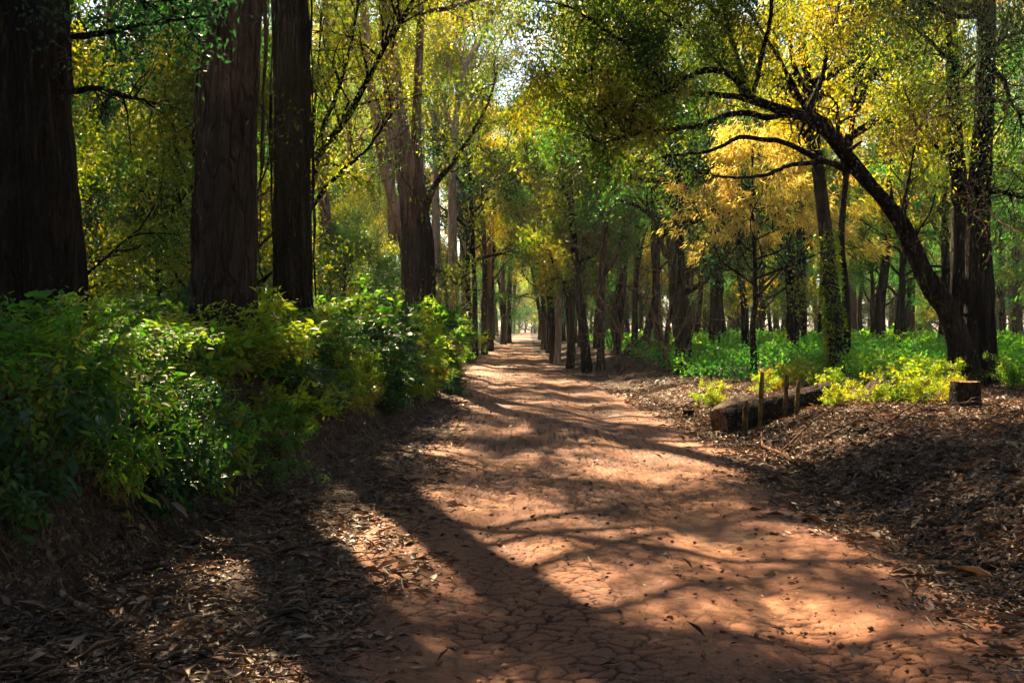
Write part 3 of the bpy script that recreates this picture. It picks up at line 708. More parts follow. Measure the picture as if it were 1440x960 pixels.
# ------------------------------------------------------------------ named mid-distance trunks on the right
def stem_tree(px_path, d, r, mat, lab, leafm='gum', nl=5000, seed=0, topleaf=(3.2, 8), spread=2.2, leaf=(.12, .05), cat='tree', limbs=()):
    pts = [gp(px_path[0][0], d)] + [at(p[0], p[1], d) for p in px_path[1:]]
    rr, b, Q, _ = big_tree('tree', pts, [r * 1.15, r, r * .85, r * .7, r * .3], M[mat], lab, None, seed, ridge=.06, flare=.35, sides=18, rings=50)
    if nl: add_crown(np.random.default_rng(seed), rr, b, Q, topleaf, spread, nl, M[mat], M[leafm], leaf, nb=9, sig=.25, even=1.9)
    return rr, b, Q
stems = [
 ([(1178, 530), (1172, 430), (1160, 320), (1148, 220), (1130, 60)], 22, .17, 'bark_dark', 'dark vine-clad tree standing right behind the far end of the log', 'gold', 3800, (4.5, 7)),
 ([(1190, 525), (1190, 420), (1183, 330), (1195, 200), (1215, 40)], 22.6, .085, 'bark_dark', 'slender dark twin stem touching the vine-clad tree behind the log', 'gold', 3000, (4.5, 7)),
 ([(1112, 508), (1118, 430), (1126, 370), (1122, 250), (1120, 100)], 34, .22, 'bark_dark', 'dark trunk among green weeds, halfway between the log and the forest', 'gold', 5000, (4.5, 9)),
 ([(1048, 512), (1047, 430), (1040, 380), (1036, 260), (1030, 120)], 34, .16, 'bark_dark', 'black trunk rising from the weeds directly behind the middle of the log', 'needle', 0, (4.5, 9)),
 ([(1003, 505), (1006, 430), (1005, 340), (1010, 220), (1015, 100)], 36, .26, 'bark_dark', 'thick dark trunk above the near end of the log', 'dark', 6000, (4, 9)),
 ([(957, 527), (958, 450), (956, 380), (954, 260), (945, 120)], 27, .14, 'bark_dark', 'black trunk at the inner edge of the right bank, darkest of its cluster', 'dark', 5500, (3, 8)),
 ([(970, 520), (966, 450), (960, 390), (950, 300), (940, 180)], 28, .08, 'bark_brown', 'thin brown stem hugging the right side of the black trunk', 'green', 1500, (3.5, 7)),
 ([(935, 522), (938, 470), (944, 430), (950, 380), (962, 300)], 29, .07, 'bark_dark', 'thin dark stem leaning right into the black trunk', 'green', 1500, (3.5, 7)),
 ([(905, 500), (912, 460), (920, 430), (925, 350), (930, 250)], 43, .22, 'bark_dark', 'dark trunk leaning right beside the heap of dead brush', 'dark', 6500, (3, 9)),
 ([(890, 500), (893, 460), (893, 430), (896, 350), (900, 240)], 44, .17, 'bark_dark', 'dark trunk just left of the one leaning right by the brush heap', 'green', 6500, (3, 9)),
 ([(866, 502), (870, 470), (874, 440), (880, 360), (885, 250)], 43, .17, 'bark_dark', 'short-looking dark trunk leaning right between two groups of roadside trees', 'green', 6000, (3, 9)),
 ([(845, 514), (845, 460), (846, 400), (852, 300), (858, 180)], 33, .165, 'bark_brown', 'brown roadside trunk, rightmost of the nearest right-hand row', 'green', 6000, (3.2, 9)),
 ([(826, 514), (820, 460), (814, 420), (806, 330), (800, 200)], 34, .21, 'bark_dark', 'black roadside trunk leaning left between two brown trunks', 'gum', 6500, (3.2, 9)),
 ([(802, 508), (803, 460), (804, 420), (806, 330), (812, 200)], 37, .17, 'bark_red', 'pinkish brown straight trunk left of the black leaning trunk', 'gum', 5000, (3.5, 9)),
 ([(783, 506), (786, 450), (787, 400), (790, 320), (795, 200)], 41, .17, 'bark_pale', 'pale trunk with peeling bark at the right road edge', 'gum', 5000, (3.5, 9)),
 ([(779, 506), (776, 450), (771, 400), (762, 320), (755, 200)], 42, .2, 'bark_red', 'reddish trunk leaning left over the road beside the pale one', 'gum', 6500, (4.2, 10)),
 ([(1155, 492), (1157, 430), (1160, 340), (1158, 250), (1150, 120)], 45, .25, 'bark_dark', 'dark far trunk seen just left of the vine-clad tree', 'gold', 6000, (4, 10)),
 ([(1240, 497), (1238, 430), (1245, 370), (1250, 280), (1260, 150)], 38, .24, 'bark_dark', 'forked dark trunk in the weeds right of the vine-clad tree', 'gold', 6000, (4, 9)),
 ([(1330, 492), (1332, 430), (1330, 350), (1328, 250), (1320, 120)], 38, .2, 'bark_dark', 'dark trunk glimpsed left of the foot of the arching tree', 'gold', 6000, (3.6, 9)),
 ([(690, 478), (689, 430), (688, 390), (690, 320), (695, 200)], 62, .24, 'bark_red', 'reddish roadside trunk on the left, nearest the far bend', 'gum', 6500, (4.5, 11)),
 ([(681, 482), (681, 430), (682, 390), (680, 320), (676, 200)], 56, .22, 'bark_brown', 'brown trunk left of the reddish one beside the far left verge', 'gum', 6500, (4.5, 11)),
 ([(668, 486), (668, 430), (667, 390), (664, 320), (660, 200)], 50, .18, 'bark_dark', 'dark slim trunk in the left roadside shade behind the shrubs', 'dark', 6500, (3.5, 9)),
 ([(708, 474), (708, 430), (707, 390), (712, 330), (716, 240)], 84, .3, 'bark_red', 'sunlit reddish trunk at the far left of the narrowing road', 'gold', 6500, (6, 14)),
 ([(716, 472), (716, 430), (717, 390), (720, 330), (726, 240)], 92, .28, 'bark_brown', 'farthest left trunk beside the narrowing road', 'gold', 6500, (6, 14)),
 ([(765, 486), (765, 440), (762, 400), (756, 330), (748, 240)], 66, .25, 'bark_red', 'far right roadside trunk leaning over the narrow road', 'gum', 7000, (5, 12)),
 ([(772, 490), (773, 440), (774, 400), (776, 330), (780, 240)], 58, .22, 'bark_brown', 'far right roadside trunk, upright, before the leaning one', 'gum', 7000, (4.5, 11)),
]
for k, (p, d, r, mt, lab, lm, nl, hh) in enumerate(stems):
    if d > 48: r *= .72
    elif d > 30: r *= .74
    st = stem_tree(p, d, r, mt, lab, lm, int(nl * 1.8) if 4 < k < 16 else nl, 300 + k, (hh[0] - (.9 if 4 < k < 16 else 0), hh[1]), 2.3 * (1 if d < 40 else 1.4), (.11, .045) if d < 30 else ((.15, .06) if d < 50 else (.2, .08)))

    if k == 0:
        gv = np.random.default_rng(5); nv = 1500; f = gv.random(nv) ** 1.3 * 22; ii = f.astype(int); a = gv.normal(2.6, 1.1, nv) + .12 * f
        Pv = st[2][ii] + (st[2][ii + 1] - st[2][ii]) * (f - ii)[:, None] + np.stack([np.cos(a), np.sin(a), 0 * a], -1) * (r + .02 + .05 * gv.random(nv))[:, None]
        vine = link('vine', leaves('vine', Pv, np.stack([np.cos(a), np.sin(a), -.6 + 0 * a], -1) + gv.normal(0, .4, (nv, 3)), gv.uniform(.05, .11, nv), gv.uniform(.04, .07, nv), M['shrub_gold'], gv), st[0])
# golden feathery trees
for k, (px, d, s, lab) in enumerate([(1060, 24, .72, 'feathery golden casuarina glowing in the sun right of centre'),
                          ]):
    x = (px - 720) / F * d
    tree_at(needle[k % 2], x, d, lab, None, rot=k * 1.3 + .4, s=s, name='casuarina_tree')

# generic forest
g = np.random.default_rng(404)
placed = []
def far_enough(x, y, m): return all((x - a) ** 2 + (y - b) ** 2 > m * m for a, b in placed)
def try_place(x, y, m):
    if far_enough(x, y, m): placed.append((x, y)); return True
    return False
KW = {'gum': ('gum_tree', 'tall gum', 'tawny green'), 'broad': ('broadleaf_tree', 'slender broadleaf tree', 'tawny green'), 'green': ('evergreen_tree', 'leafy evergreen', 'fresh green'), 'low': ('evergreen_tree', 'low bushy evergreen', 'dark green'), 'needle': ('casuarina_tree', 'feathery casuarina', 'pale gold')}
CW = {'gold': 'golden yellow', 'green': 'fresh green', 'dark': 'dark green', 'gum': 'tawny green'}
def forest_tree(v, kd, x, y, cm, where, s_, ti):
    nm, w, c = KW[kd]
    if cm: c = CW[cm]
    rng_ = 'near' if y < 45 else ('middle' if y < 80 else 'far')
    tree_at(v, x, y, '%s with %s crown, %s forest %s' % (w, c, rng_, where), '%ss, %s crowns, %s %s' % (w, c, rng_, where), rot=g.uniform(0, 6.28), s=s_, name=nm, tilt=(g.normal(0, ti), g.normal(0, ti)), crown_mat=cm)
cnt = {'L': 0, 'R': 0, 'F': 0}
for k in range(900):
    y = g.uniform(20, 125); side = -1 if g.random() < .5 else 1
    w = 6 + y * .58
    if side < 0:
        x = road_l(y) - g.uniform(3.6, w)
        if y < 26 and x > -6: continue
        px = 720 + x / y * F
        if 570 < px < 725 and y < 80: continue
        if not try_place(x, y, 3.9): continue
        u = g.random()
        v = gums[k % 3] if u < .24 else (broad[k % 3] if u < .62 else (green[k % 2] if u < .8 else low[k % 2]))
        nm = 'gum_tree' if u < .34 else 'tree'
        kd = 'gum' if u < .24 else ('broad' if u < .62 else ('green' if u < .8 else 'low'))
        forest_tree(v, kd, x, y, None if g.random() < .5 else str(g.choice(['gold', 'green', 'gum', 'dark'])), 'behind the left bank', g.uniform(.85, 1.2) * float(np.interp(y, [40, 80, 125], [1, 1.4, 1.8])), .04)
    else:
        x = road_r(y) + g.uniform(2.6, w)
        if y < 30: continue
        if not try_place(x, y, 3.5): continue
        u = g.random()
        v = gums[k % 3] if u < .16 else (broad[k % 3] if u < .7 else (green[k % 2] if u < .94 else needle[k % 2]))
        nm = 'gum_tree' if u < .16 else 'tree'
        kd = 'gum' if u < .16 else ('broad' if u < .7 else ('green' if u < .94 else 'needle'))
        forest_tree(v, kd, x, y, None if u > .94 or g.random() < .3 else str(g.choice(['gold', 'gold', 'green', 'gum'])), 'beyond the weeds on the right', g.uniform(.85, 1.25) * float(np.interp(y, [40, 80, 125], [1, 1.4, 1.8])), .05)
# trees lining and closing the far road
for k in range(34):
    y = g.uniform(70, 240) if k < 24 else g.uniform(215, 250)
    if k < 24:
        side = -1 if k % 2 else 1
        x = (road_l(y) - g.uniform(.6, 3)) if side < 0 else (road_r(y) + g.uniform(.6, 3))
    else:
        x = -16 + 4.2 * (k - 24)
    v = (gums + broad + green)[k % 8] if k < 24 else (low + green)[k % 4]
    tree_at(v, x, y, 'distant tree closing over the far end of the road', 'distant trees at the far end of the road', rot=g.uniform(0, 6.28), s=g.uniform(.9, 1.4) if k < 24 else g.uniform(1.7, 2.4), name='broadleaf_tree', crown_mat=g.choice(['gold', 'green', 'gum']))
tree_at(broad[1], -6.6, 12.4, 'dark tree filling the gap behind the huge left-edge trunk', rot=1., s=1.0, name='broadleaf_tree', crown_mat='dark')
gb = np.random.default_rng(515)  # unseen forest trees added beside and behind the camera to block sky light
for k in range(300):
    y = gb.uniform(-34, 30); side = -1 if k % 2 else 1
    x = (road_l(0) - gb.uniform(3.2, 26)) if side < 0 else (2.5 + gb.uniform(2.2, 28))
    if y > 1 and (abs(x) < y * .53 + 3.2): continue
    if not try_place(x, y, 3.6): continue
    v = (broad[0], green[0], gums[1], low[1], green[1], broad[2])[k % 6]
    tree_at(v, x, y, 'unseen tree of the surrounding forest, added outside the frame to block sky light', 'unseen forest trees added around the frame', rot=gb.uniform(0, 6.28), s=gb.uniform(.9, 1.3), name='tree', crown_mat=str(gb.choice(['dark', 'green'])))
for k, (x, y, s_) in enumerate([(-1.5, 190, 1.5), (1.5, 196, 1.7), (4.0, 203, 1.8), (6.4, 197, 1.6), (8.8, 192, 1.5), (11, 188, 1.5), (-4, 186, 1.6), (3.0, 222, 2.2), (6.2, 224, 2.3)]):
    tree_at(low[k % 2], x, y, 'bushy tree closing the bend at the far end of the road', 'bushy trees at the far bend of the road', rot=k * 1.3, s=s_, name='evergreen_tree', crown_mat=('green', 'dark', 'gum')[k % 3])
for k, (x, y) in enumerate([(-4.2, -3), (5.0, -1.5), (-3.6, -9), (4.4, -8), (-4.4, -15), (4.8, -14.5), (-3.4, -21), (4.2, -21), (-7.5, 1), (8.5, 3), (8.2, 10.5)]):  # unseen gums added to cut the ambient light near the camera
    tree_at(canopy[k % 2], x, y, 'unseen tall gum added around the viewpoint to block sky light', 'unseen tall gums added around the viewpoint', rot=k * 1.9, s=.95, name='gum_tree', crown_mat='dark')
# trees whose crowns meet over the narrowing road
for k, (y, side, off, s, mt, lab) in enumerate([(48, 1, 1.2, 1.25, 'green', 'green-crowned tree arching over the road from the right, before the pale far trunks'), (56, -1, 1.0, 1.3, 'gold', 'sunlit yellow-green tree arching over the road from the left verge'),
        (66, 1, .8, 1.35, 'gold', 'yellow-green crown meeting over the road from the right, mid distance'), (74, -1, .8, 1.4, 'green', 'green crown closing over the road from the left, mid distance'),
        (86, 1, .6, 1.4, 'gum', 'tawny crown hanging over the narrow road from the right'), (98, -1, .6, 1.4, 'gold', 'golden crown hanging over the narrow road from the left'), (112, 1, .6, 1.5, 'green', 'far green crown over the end of the road, right side'), (130, -1, .6, 1.5, 'gold', 'far golden crown over the end of the road, left side')]):
    x = float(road_l(y)) - off if side < 0 else float(road_r(y)) + off
    tree_at(broad[k % 3], x, y, lab, None, rot=k * 1.7, s=s, tilt=(0, -side * .16), crown_mat=mt)
for k, (y, side, off) in enumerate([(52, -1, 2.2), (60, 1, 2.4), (72, -1, 2.0), (84, 1, 2.2), (96, -1, 2.), (110, 1, 2.2), (124, -1, 2.)]):
    x = float(road_l(y)) - off if side < 0 else float(road_r(y)) + off
    tree_at(gums[k % 3], x, y, 'tall gum of the far avenue, its high crown meeting the others over the road', 'tall gums of the far avenue', rot=k * 1.7, s=1.1 + .04 * k, name='gum_tree', tilt=(0, -side * .10))
for k in range(34):
    y = g.uniform(62, 125); x = float(road_r(y)) + 3 + (k + g.random()) / 34 * (8 + .5 * y)
    tree_at(low[k % 2], x, y, 'low dense tree closing the view far behind the right-hand trunks', 'low trees far behind the right-hand trunks', rot=g.uniform(0, 6.28), s=g.uniform(1.2, 1.7), name='tree', crown_mat=str(g.choice(['green', 'dark', 'gum'])))
# canopy trees added to shade the road, some unseen past the left edge
for k, (x, y, s, v, lab) in enumerate([(-6.2, 33, 1.0, 0, 'tall gum set back behind the shrubs left of the double trunk'), (-5.0, 41, 1.0, 1, 'tall gum behind the double trunk on the left verge'), (-9.5, 27, 1.0, 2, 'tall gum deep in the thicket between blackish and double trunks'),
                              (-12, 18, 1., 0, 'tall gum deep in the left forest between the two largest trunks'), (-8.8, 14.5, 1.0, 1, 'unseen tall gum added for shade beyond the left edge, behind the huge dark trunk'), (-9.5, 8, 1.0, 0, 'unseen tall gum added for shade outside the left edge, beside the huge dark trunk'), (-3.8, 50, 1.0, 2, 'tall gum on the left verge where the shrubs end')]):
    tree_at(canopy[v % 2], x, y, lab, None, rot=k * 2.1, s=s, name='gum_tree')

# ------------------------------------------------------------------ shrubs
def make_shrub(seed, H, W, n, leaf, mat, tpl=LEAF6, droop=.25):
    g = np.random.default_rng(seed); tb = Tubes(); A = []
    for k in range(11):
        az = g.uniform(0, 6.28); el = R(g.uniform(25, 85)); L_ = H * g.uniform(.7, 1.1) if el > R(50) else W * g.uniform(.8, 1.15)
        B = wander(g, (g.normal(0, .08), g.normal(0, .08), -.05), (math.cos(az) * math.cos(el), math.sin(az) * math.cos(el), math.sin(el)), L_, 9, .14, -.02)
        tb.add(B, .011 * np.linspace(1, .3, 9), 4, cap=False); A.append(B[3:])
        for j in range(5):
            m = int(g.integers(2, 9)); C = wander(g, B[m], unit(unit(B[m] - B[m - 1]) + g.normal(0, .7, 3)), H * g.uniform(.2, .42), 6, .18, -.05)
            tb.add(C, .005 * np.linspace(1, .4, 6), 3, cap=False); A.append(C[1:])
    A = np.concatenate(A); w = g.random(len(A)) ** 1.3; w /= w.sum(); idx = g.choice(len(A), n, p=w)
    X = A[idx] + g.normal(0, .055, (n, 3))
    out = X - np.array([0, 0, H * .3]); out /= np.linalg.norm(out, axis=1)[:, None] + 1e-6
    D = out * .5 + g.normal(0, .55, (n, 3)) + np.array([0, 0, -droop])
    q_ = np.exp(g.normal(0, .38, n)); Ls = leaf[0] * q_; Ws = leaf[1] * q_ * g.uniform(.65, 1.2, n)
    return tb.mesh('stems', M['twig']), leaves('foliage', X, D, Ls, Ws, M[mat], g, tpl, flat=.5), X, D
big_leaf = []
for k in range(4):
    gg = np.random.default_rng(900 + k)
    big_leaf.append(leaves('leaf', np.zeros((1, 3)), np.array([[0, 1., 0]]), np.array([.13 + .01 * k]), np.array([.062]), M['shrub'], gg, LEAF6, flat=2.))
shr = [make_shrub(500 + k, 1.25, .95, (4200, 3600, 4200, 4600, 2600)[k], ((.062, .031), (.085, .020), (.060, .034), (.048, .026), (.088, .050))[k], 'shrub') for k in range(5)]
shr_far = [make_shrub(520 + k, 1.5, 1.2, 3200, (.10, .05), 'shrub', LEAF2) for k in range(3)]
def shrub_at(sh, x, y, label, group=None, s=1., rot=0., dz=0., mat=None, singles=0, g=None, tilt=0., zsc=1.0):
    r = link('shrub', None, loc=(x, y, float(ground_z(x, y, False)) - .04 + dz), rot=(0, tilt, rot), scale=(s, s, s * zsc)); tag(r, label, 'shrub', group)
    link('stems', sh[0], r); c = link('foliage', sh[1], r)
    if mat: c.material_slots[0].link = 'OBJECT'; c.material_slots[0].material = M[mat]
    if singles:
        rad = np.linalg.norm(sh[2][:, :2], axis=1) + sh[2][:, 2] * .6
        cand = np.argsort(-rad)[:singles * 6]
        for q in g.choice(cand, singles, replace=False):
            lf = link('leaf', big_leaf[q % 4], r, loc=sh[2][q], scale=g.uniform(.5, .95))
            dv = Vector(sh[3][q] + np.array([0, 0, .1])).normalized()
            lf.rotation_euler = dv.to_track_quat('Y', 'Z').to_euler()
            if mat: lf.material_slots[0].link = 'OBJECT'; lf.material_slots[0].material = M[mat]
    return r
g = np.random.default_rng(606)
front = [ # px, dist, offset beyond the bank foot, scale, mat, label
 (5.0, 1.5, 1.0, None, 'dark leafy shrub at the lower left edge, nearest the camera'),
 (6.3, 1.2, 1.0, None, 'broad-leaved shrub drooping over the bank in the near left shade'),
 (7.4, 1.1, .95, None, 'green shrub hanging over the bank below the huge left trunk'),
 (8.4, 1.0, 1.0, None, 'bright green shrub in front of the slim flared trunk'),
 (9.4, .9, 1.0, None, 'green shrub in front of the thick brown trunk'),
 (10.5, .9, 1.05, 'shrub_gold', 'yellow-green sunlit shrub just right of the thick brown trunk foot'),
 (11.7, .8, .95, None, 'shrub overhanging the bank below the blackish trunk'),
 (13.0, .8, 1.0, 'shrub_gold', 'sunlit yellowish shrub on the bank right of the blackish trunk'),
 (14.4, .8, .95, None, 'mid-green shrub halfway along the bank'),
 (16.0, .8, 1.1, 'shrub_dark', 'darker green shrub on the bank before the double trunk'),
 (17.8, .8, 1.1, None, 'rounded green shrub leaning towards the road before the double trunk'),
 (19.8, .8, 1.1, 'shrub_gold', 'golden-tipped shrub closest to the road before the bank recedes'),
 (22.2, .8, 1.1, None, 'bushy green shrub where the bank narrows the road'),
 (25, .8, 1.1, 'shrub_dark', 'dark shrub below the double trunk at the road edge'),
 (28.5, .8, 1.1, None, 'green shrub beside the foot of the double trunk'),
 (33, .8, 1.1, None, 'small green shrub on the left verge beyond the double trunk'),
 (38, .8, 1.1, 'shrub_gold', 'sunlit shrub on the left verge before the far trunks'),
 (44, .8, 1.1, None, 'distant green shrub on the left verge before the slim dark trunk'),
 (52, .8, 1.2, 'shrub_gold', 'distant yellow-green shrub below the far left trunks'),
]
for k, (y, off, s, mt, lab) in enumerate(front):
    sl = float(np.interp(y, [3, 8, 12, 20, 30], [1.75, 1.4, 1.1, .45, .35]))
    x = float(road_l(y)) - sl - off + .05
    shrub_at(shr[k % 5] if y < 20 else shr_far[k % 3], x, y, lab, 'shrubs along the edge of the left bank', s * (1 if y < 20 else .95), rot=k * 1.9, mat=mt, singles=24 if y < 14 else 0, g=g, tilt=.18, zsc=float(np.interp(y, [5, 12, 18, 30], [.55, .62, .75, .8])))
for k, (x, y, s, mt, lab) in enumerate([(-2.95, 5.9, .8, 'shrub_dark', 'dark shrub trailing down the bank at the left edge above the leaning stick'), (-2.95, 6.8, .8, None, 'shrub with drooping leaves halfway down the near left bank'),
        (-2.75, 7.7, .75, 'shrub_dark', 'dusky shrub low on the bank face above the short sticks'), (-3.5, 6.3, .9, None, 'shrub above the trailing one at the left edge'), (-2.65, 8.9, .7, None, 'small shrub spilling down the bank below the bright green ones')]):
    shrub_at(shr[k % 5], x, y, lab, 'shrubs trailing down the near left bank', s, rot=k * 2.2, mat=mt, singles=14, g=g, tilt=.3, dz=-.05)
y = 8.6; k = 0
while y < 26:
    sl = float(np.interp(y, [3, 8, 12, 20, 30], [1.75, 1.4, 1.1, .45, .35]))
    shrub_at(shr[(k * 3) % 5], float(road_l(y)) - sl - g.uniform(.12, .45), y, 'small shrub clinging to the dark face of the left bank below the bigger shrubs', 'small shrubs on the face of the left bank', g.uniform(.48, .68), rot=g.uniform(0, 6.28), mat=(None, 'shrub_dark', None, 'shrub_gold')[k % 4], g=g, tilt=.4, dz=g.uniform(-.1, .1), zsc=.8)
    y += g.uniform(.45, .9) * (1 + (y - 8) * .04); k += 1
kk = 0
for row, (o1, o2) in enumerate([(-.1, .35), (1.5, 2.4), (2.6, 4.0), (4.2, 6.5)]):
    y = 5.2 if row else 7.5
    while y < 60:
        sl = float(np.interp(y, [3, 8, 12, 20, 30], [1.75, 1.4, 1.1, .45, .35]))
        x = float(road_l(y)) - sl - g.uniform(o1, o2) - (.45 if row == 0 else 0)
        s = g.uniform(.7, .95) if row == 0 else g.uniform(.85, 1.15)
        if row == 0: s *= .8
        sh = shr[kk % 5] if y < 16 else shr_far[kk % 3]
        mt = g.choice([None, None, 'shrub_dark', 'shrub_gold', 'shrub_dark'])
        cw = {None: 'fresh green', 'None': 'fresh green', 'shrub_dark': 'dark green', 'shrub_gold': 'yellow-green'}[mt if mt is None else str(mt)]
        dw = 'near the camera' if y < 11 else ('before the double trunk' if y < 26 else 'beyond the double trunk')
        rw = ('hanging over the edge', 'just behind the front row', 'in the middle', 'at the back')[row]
        shrub_at(sh, x, y, '%s shrub %s of the left thicket, %s' % (cw, rw, dw), '%s shrubs %s of the left thicket, %s' % (cw, rw, dw), s, rot=g.uniform(0, 6.28), mat=mt if mt is None or mt == 'None' else str(mt), g=g, zsc=float(np.interp(y, [5, 12, 18, 30], [.5, .58, .8, .9])))
        y += (.8 + .045 * y) * (.7, 1, 1.25, 1.25)[row]; kk += 1
# taller undergrowth behind the shrubs, left
g = np.random.default_rng(707)
for k in range(26):
    y = g.uniform(13, 60); x = float(road_l(y)) - g.uniform(2.8, 5 + .30 * y)
    if y < 18 and x > -5: continue
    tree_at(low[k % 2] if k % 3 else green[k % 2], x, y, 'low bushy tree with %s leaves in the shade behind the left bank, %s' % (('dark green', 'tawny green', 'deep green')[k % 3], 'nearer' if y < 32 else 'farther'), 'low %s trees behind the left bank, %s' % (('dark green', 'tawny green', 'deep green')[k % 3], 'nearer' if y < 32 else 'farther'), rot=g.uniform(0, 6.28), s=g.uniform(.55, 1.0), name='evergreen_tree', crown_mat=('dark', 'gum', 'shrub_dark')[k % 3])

# ------------------------------------------------------------------ ground cover on the right: weeds
g = np.random.default_rng(808)
def weed_mesh(n, xf, yf, hgt, leaf, mat, keep):
    x = xf(n); y = yf(n)
    if keep is not None:
        m = keep(x, y); x, y = x[m], y[m]
    n = len(x)
    z0 = ground_z(x, y, False)
    h = hgt * (.3 + 1.1 * fbm(x, y, 1.6, 3, 33)) * g.uniform(.15, 1.0, n) ** .6
    P = np.stack([x, y, z0 + h], -1)
    D = g.normal(0, .7, (n, 3)) + np.array([0, 0, .1])
    sc = np.clip(y / 24, .8, 3)
    return leaves('weeds', P, D, leaf * sc * g.uniform(.6, 1.4, n), leaf * .62 * sc * g.uniform(.7, 1.3, n), mat, g, flat=.8)
me = weed_mesh(95000, lambda n: None, None, .55, .085, M['weed'], None) if False else None
yy = 19.5 + (70 - 19.5) * g.random(120000) ** 1.7
xx = road_r(yy) + 1.6 + g.random(120000) * (2.5 + yy * .62)
sel = (fbm(xx, yy, 2.2, 3, 12) + .12 * g.random(len(xx)) - .16 * (1 - sstep(0, 2.5, xx - road_r(yy) - 1.6)) > .43) & (xx > 3.9 + (yy - 19) * .02) & ~((yy < 21.5) & (xx < 6.6))
xx, yy = xx[sel], yy[sel]
n = len(xx)
h = .95 * (.1 + 1.1 * fbm(xx, yy, 1.1, 3, 33) ** 1.5) * g.random(n) ** .6
P = np.stack([xx, yy, ground_z(xx, yy, False) + h], -1)
sc = np.clip(yy / 24, .8, 2.6)
tag(link('weeds', leaves('weeds', P, g.normal(0, .7, (n, 3)), .085 * sc * g.uniform(.6, 1.4, n), .055 * sc * g.uniform(.7, 1.3, n), M['weed'], g, flat=.8)), 'bright green knee-high weeds carpeting the forest floor on the right', 'weeds', kind='stuff')
# sunlit yellow-green plants near the log and stump
for k, (px, py, d, s, lab) in enumerate([(1010, 530, 18.6, .42, 'small yellow-green plant behind the near end of the log'), (1075, 522, 19.5, .4, 'yellow-green plant peeping over the middle of the log'),
      (1172, 545, 17.5, .4, 'yellow-green plant at the far end of the log'), (1215, 560, 15.5, .42, 'low golden plant left of the earthy root mound'), (1262, 552, 15.8, .5, 'golden plant in front of the earthy root mound'),
      (1305, 535, 16.5, .55, 'tall golden plant between the root mound and the cut stump'), (1320, 555, 15.0, .4, 'low golden plant touching the left side of the cut stump'), (1180, 570, 15.2, .3, 'tiny golden sprig on the leaf litter below the log'),
      (1425, 520, 17.5, .6, 'green plant at the right edge behind the cut stump'), (1130, 520, 21, .5, 'green plant behind the log beside the vine-clad tree'), (1345, 515, 18, .5, 'yellow-green plant at the foot of the arching tree')]):
    x = (px - 720) / F * d
    shrub_at(shr[k % 5], x, d, lab, 'young plants around the log and stump', s, rot=k, mat='shrub_gold' if k != 8 else None)

# ------------------------------------------------------------------ fallen leaves
g = np.random.default_rng(909)
def curl_leaf(seed):
    gg = np.random.default_rng(seed); L_ = gg.uniform(.08, .12); W_ = L_ * gg.uniform(.14, .24); nseg = 6
    t = np.linspace(0, 1, nseg + 1); w = W_ * np.sin(np.pi * np.clip(t, .03, .985)) ** .8 * .5
    bend = gg.uniform(-.5, .5); lift = gg.uniform(.05, .22)
    cx = bend * L_ * .4 * np.sin(np.pi * t); cyy = (t - .5) * L_; cz = lift * L_ * (2 * t - 1) ** 2 + .004
    tw = gg.uniform(-.8, .8) * (t - .5) * 2
    V = []
    for k in range(nseg + 1):
        V.append((cx[k] - w[k] * math.cos(tw[k]), cyy[k], cz[k] + w[k] * (.35 - math.sin(tw[k]))))
        V.append((cx[k], cyy[k], cz[k]))
        V.append((cx[k] + w[k] * math.cos(tw[k]), cyy[k], cz[k] + w[k] * (.35 + math.sin(tw[k]))))
    T = []
    for k in range(nseg):
        a = 3 * k; T += [(a, a + 1, a + 4, a + 3), (a + 1, a + 2, a + 5, a + 4)]
    return mesh_np('fallen_leaf', np.array(V), np.array(T), M['litter'], True)
cl = [curl_leaf(k) for k in range(10)]
def litter_density(x, y):
    dl = road_l(y) - x; dr = x - road_r(y)
    sl = np.interp(y, [3, 8, 12, 20, 30], [1.75, 1.4, 1.1, .45, .35])
    left = sstep(-.75, .1, dl) * (1 - .93 * sstep(.0, .4, dl - sl)) * .8
    right = sstep(-.55, .25, dr)
    cl_ = sstep(.34, .62, fbm(x, y, .55, 3, 51))
    mid = .035
    return np.clip(np.maximum(left, right) * (.35 + .9 * cl_), mid * cl_, 1)
# the nearest 300, one object each
spots = []
while len(spots) < 300:
    y = 3.7 + 3.6 * g.random() ** 1.2; x = g.uniform(-2.9, 3.3)
    if abs(x) > y * .53: continue
    if g.random() < litter_density(np.array(x), np.array(y)) ** 1.2: spots.append((x, y))
for k, (x, y) in enumerate(spots):
    side = 'left' if x < .2 else 'right'
    o = link('fallen_leaf', cl[k % 10], loc=(x, y, float(surf(x, y)) + .004), rot=(g.normal(0, .25), g.normal(0, .25), g.uniform(0, 6.28)), scale=g.uniform(.7, 1.15))
    tag(o, 'dry curled brown leaf lying on the %s side of the dirt road near the camera' % side, 'fallen leaf', 'fallen leaves on the %s side of the road' % side)
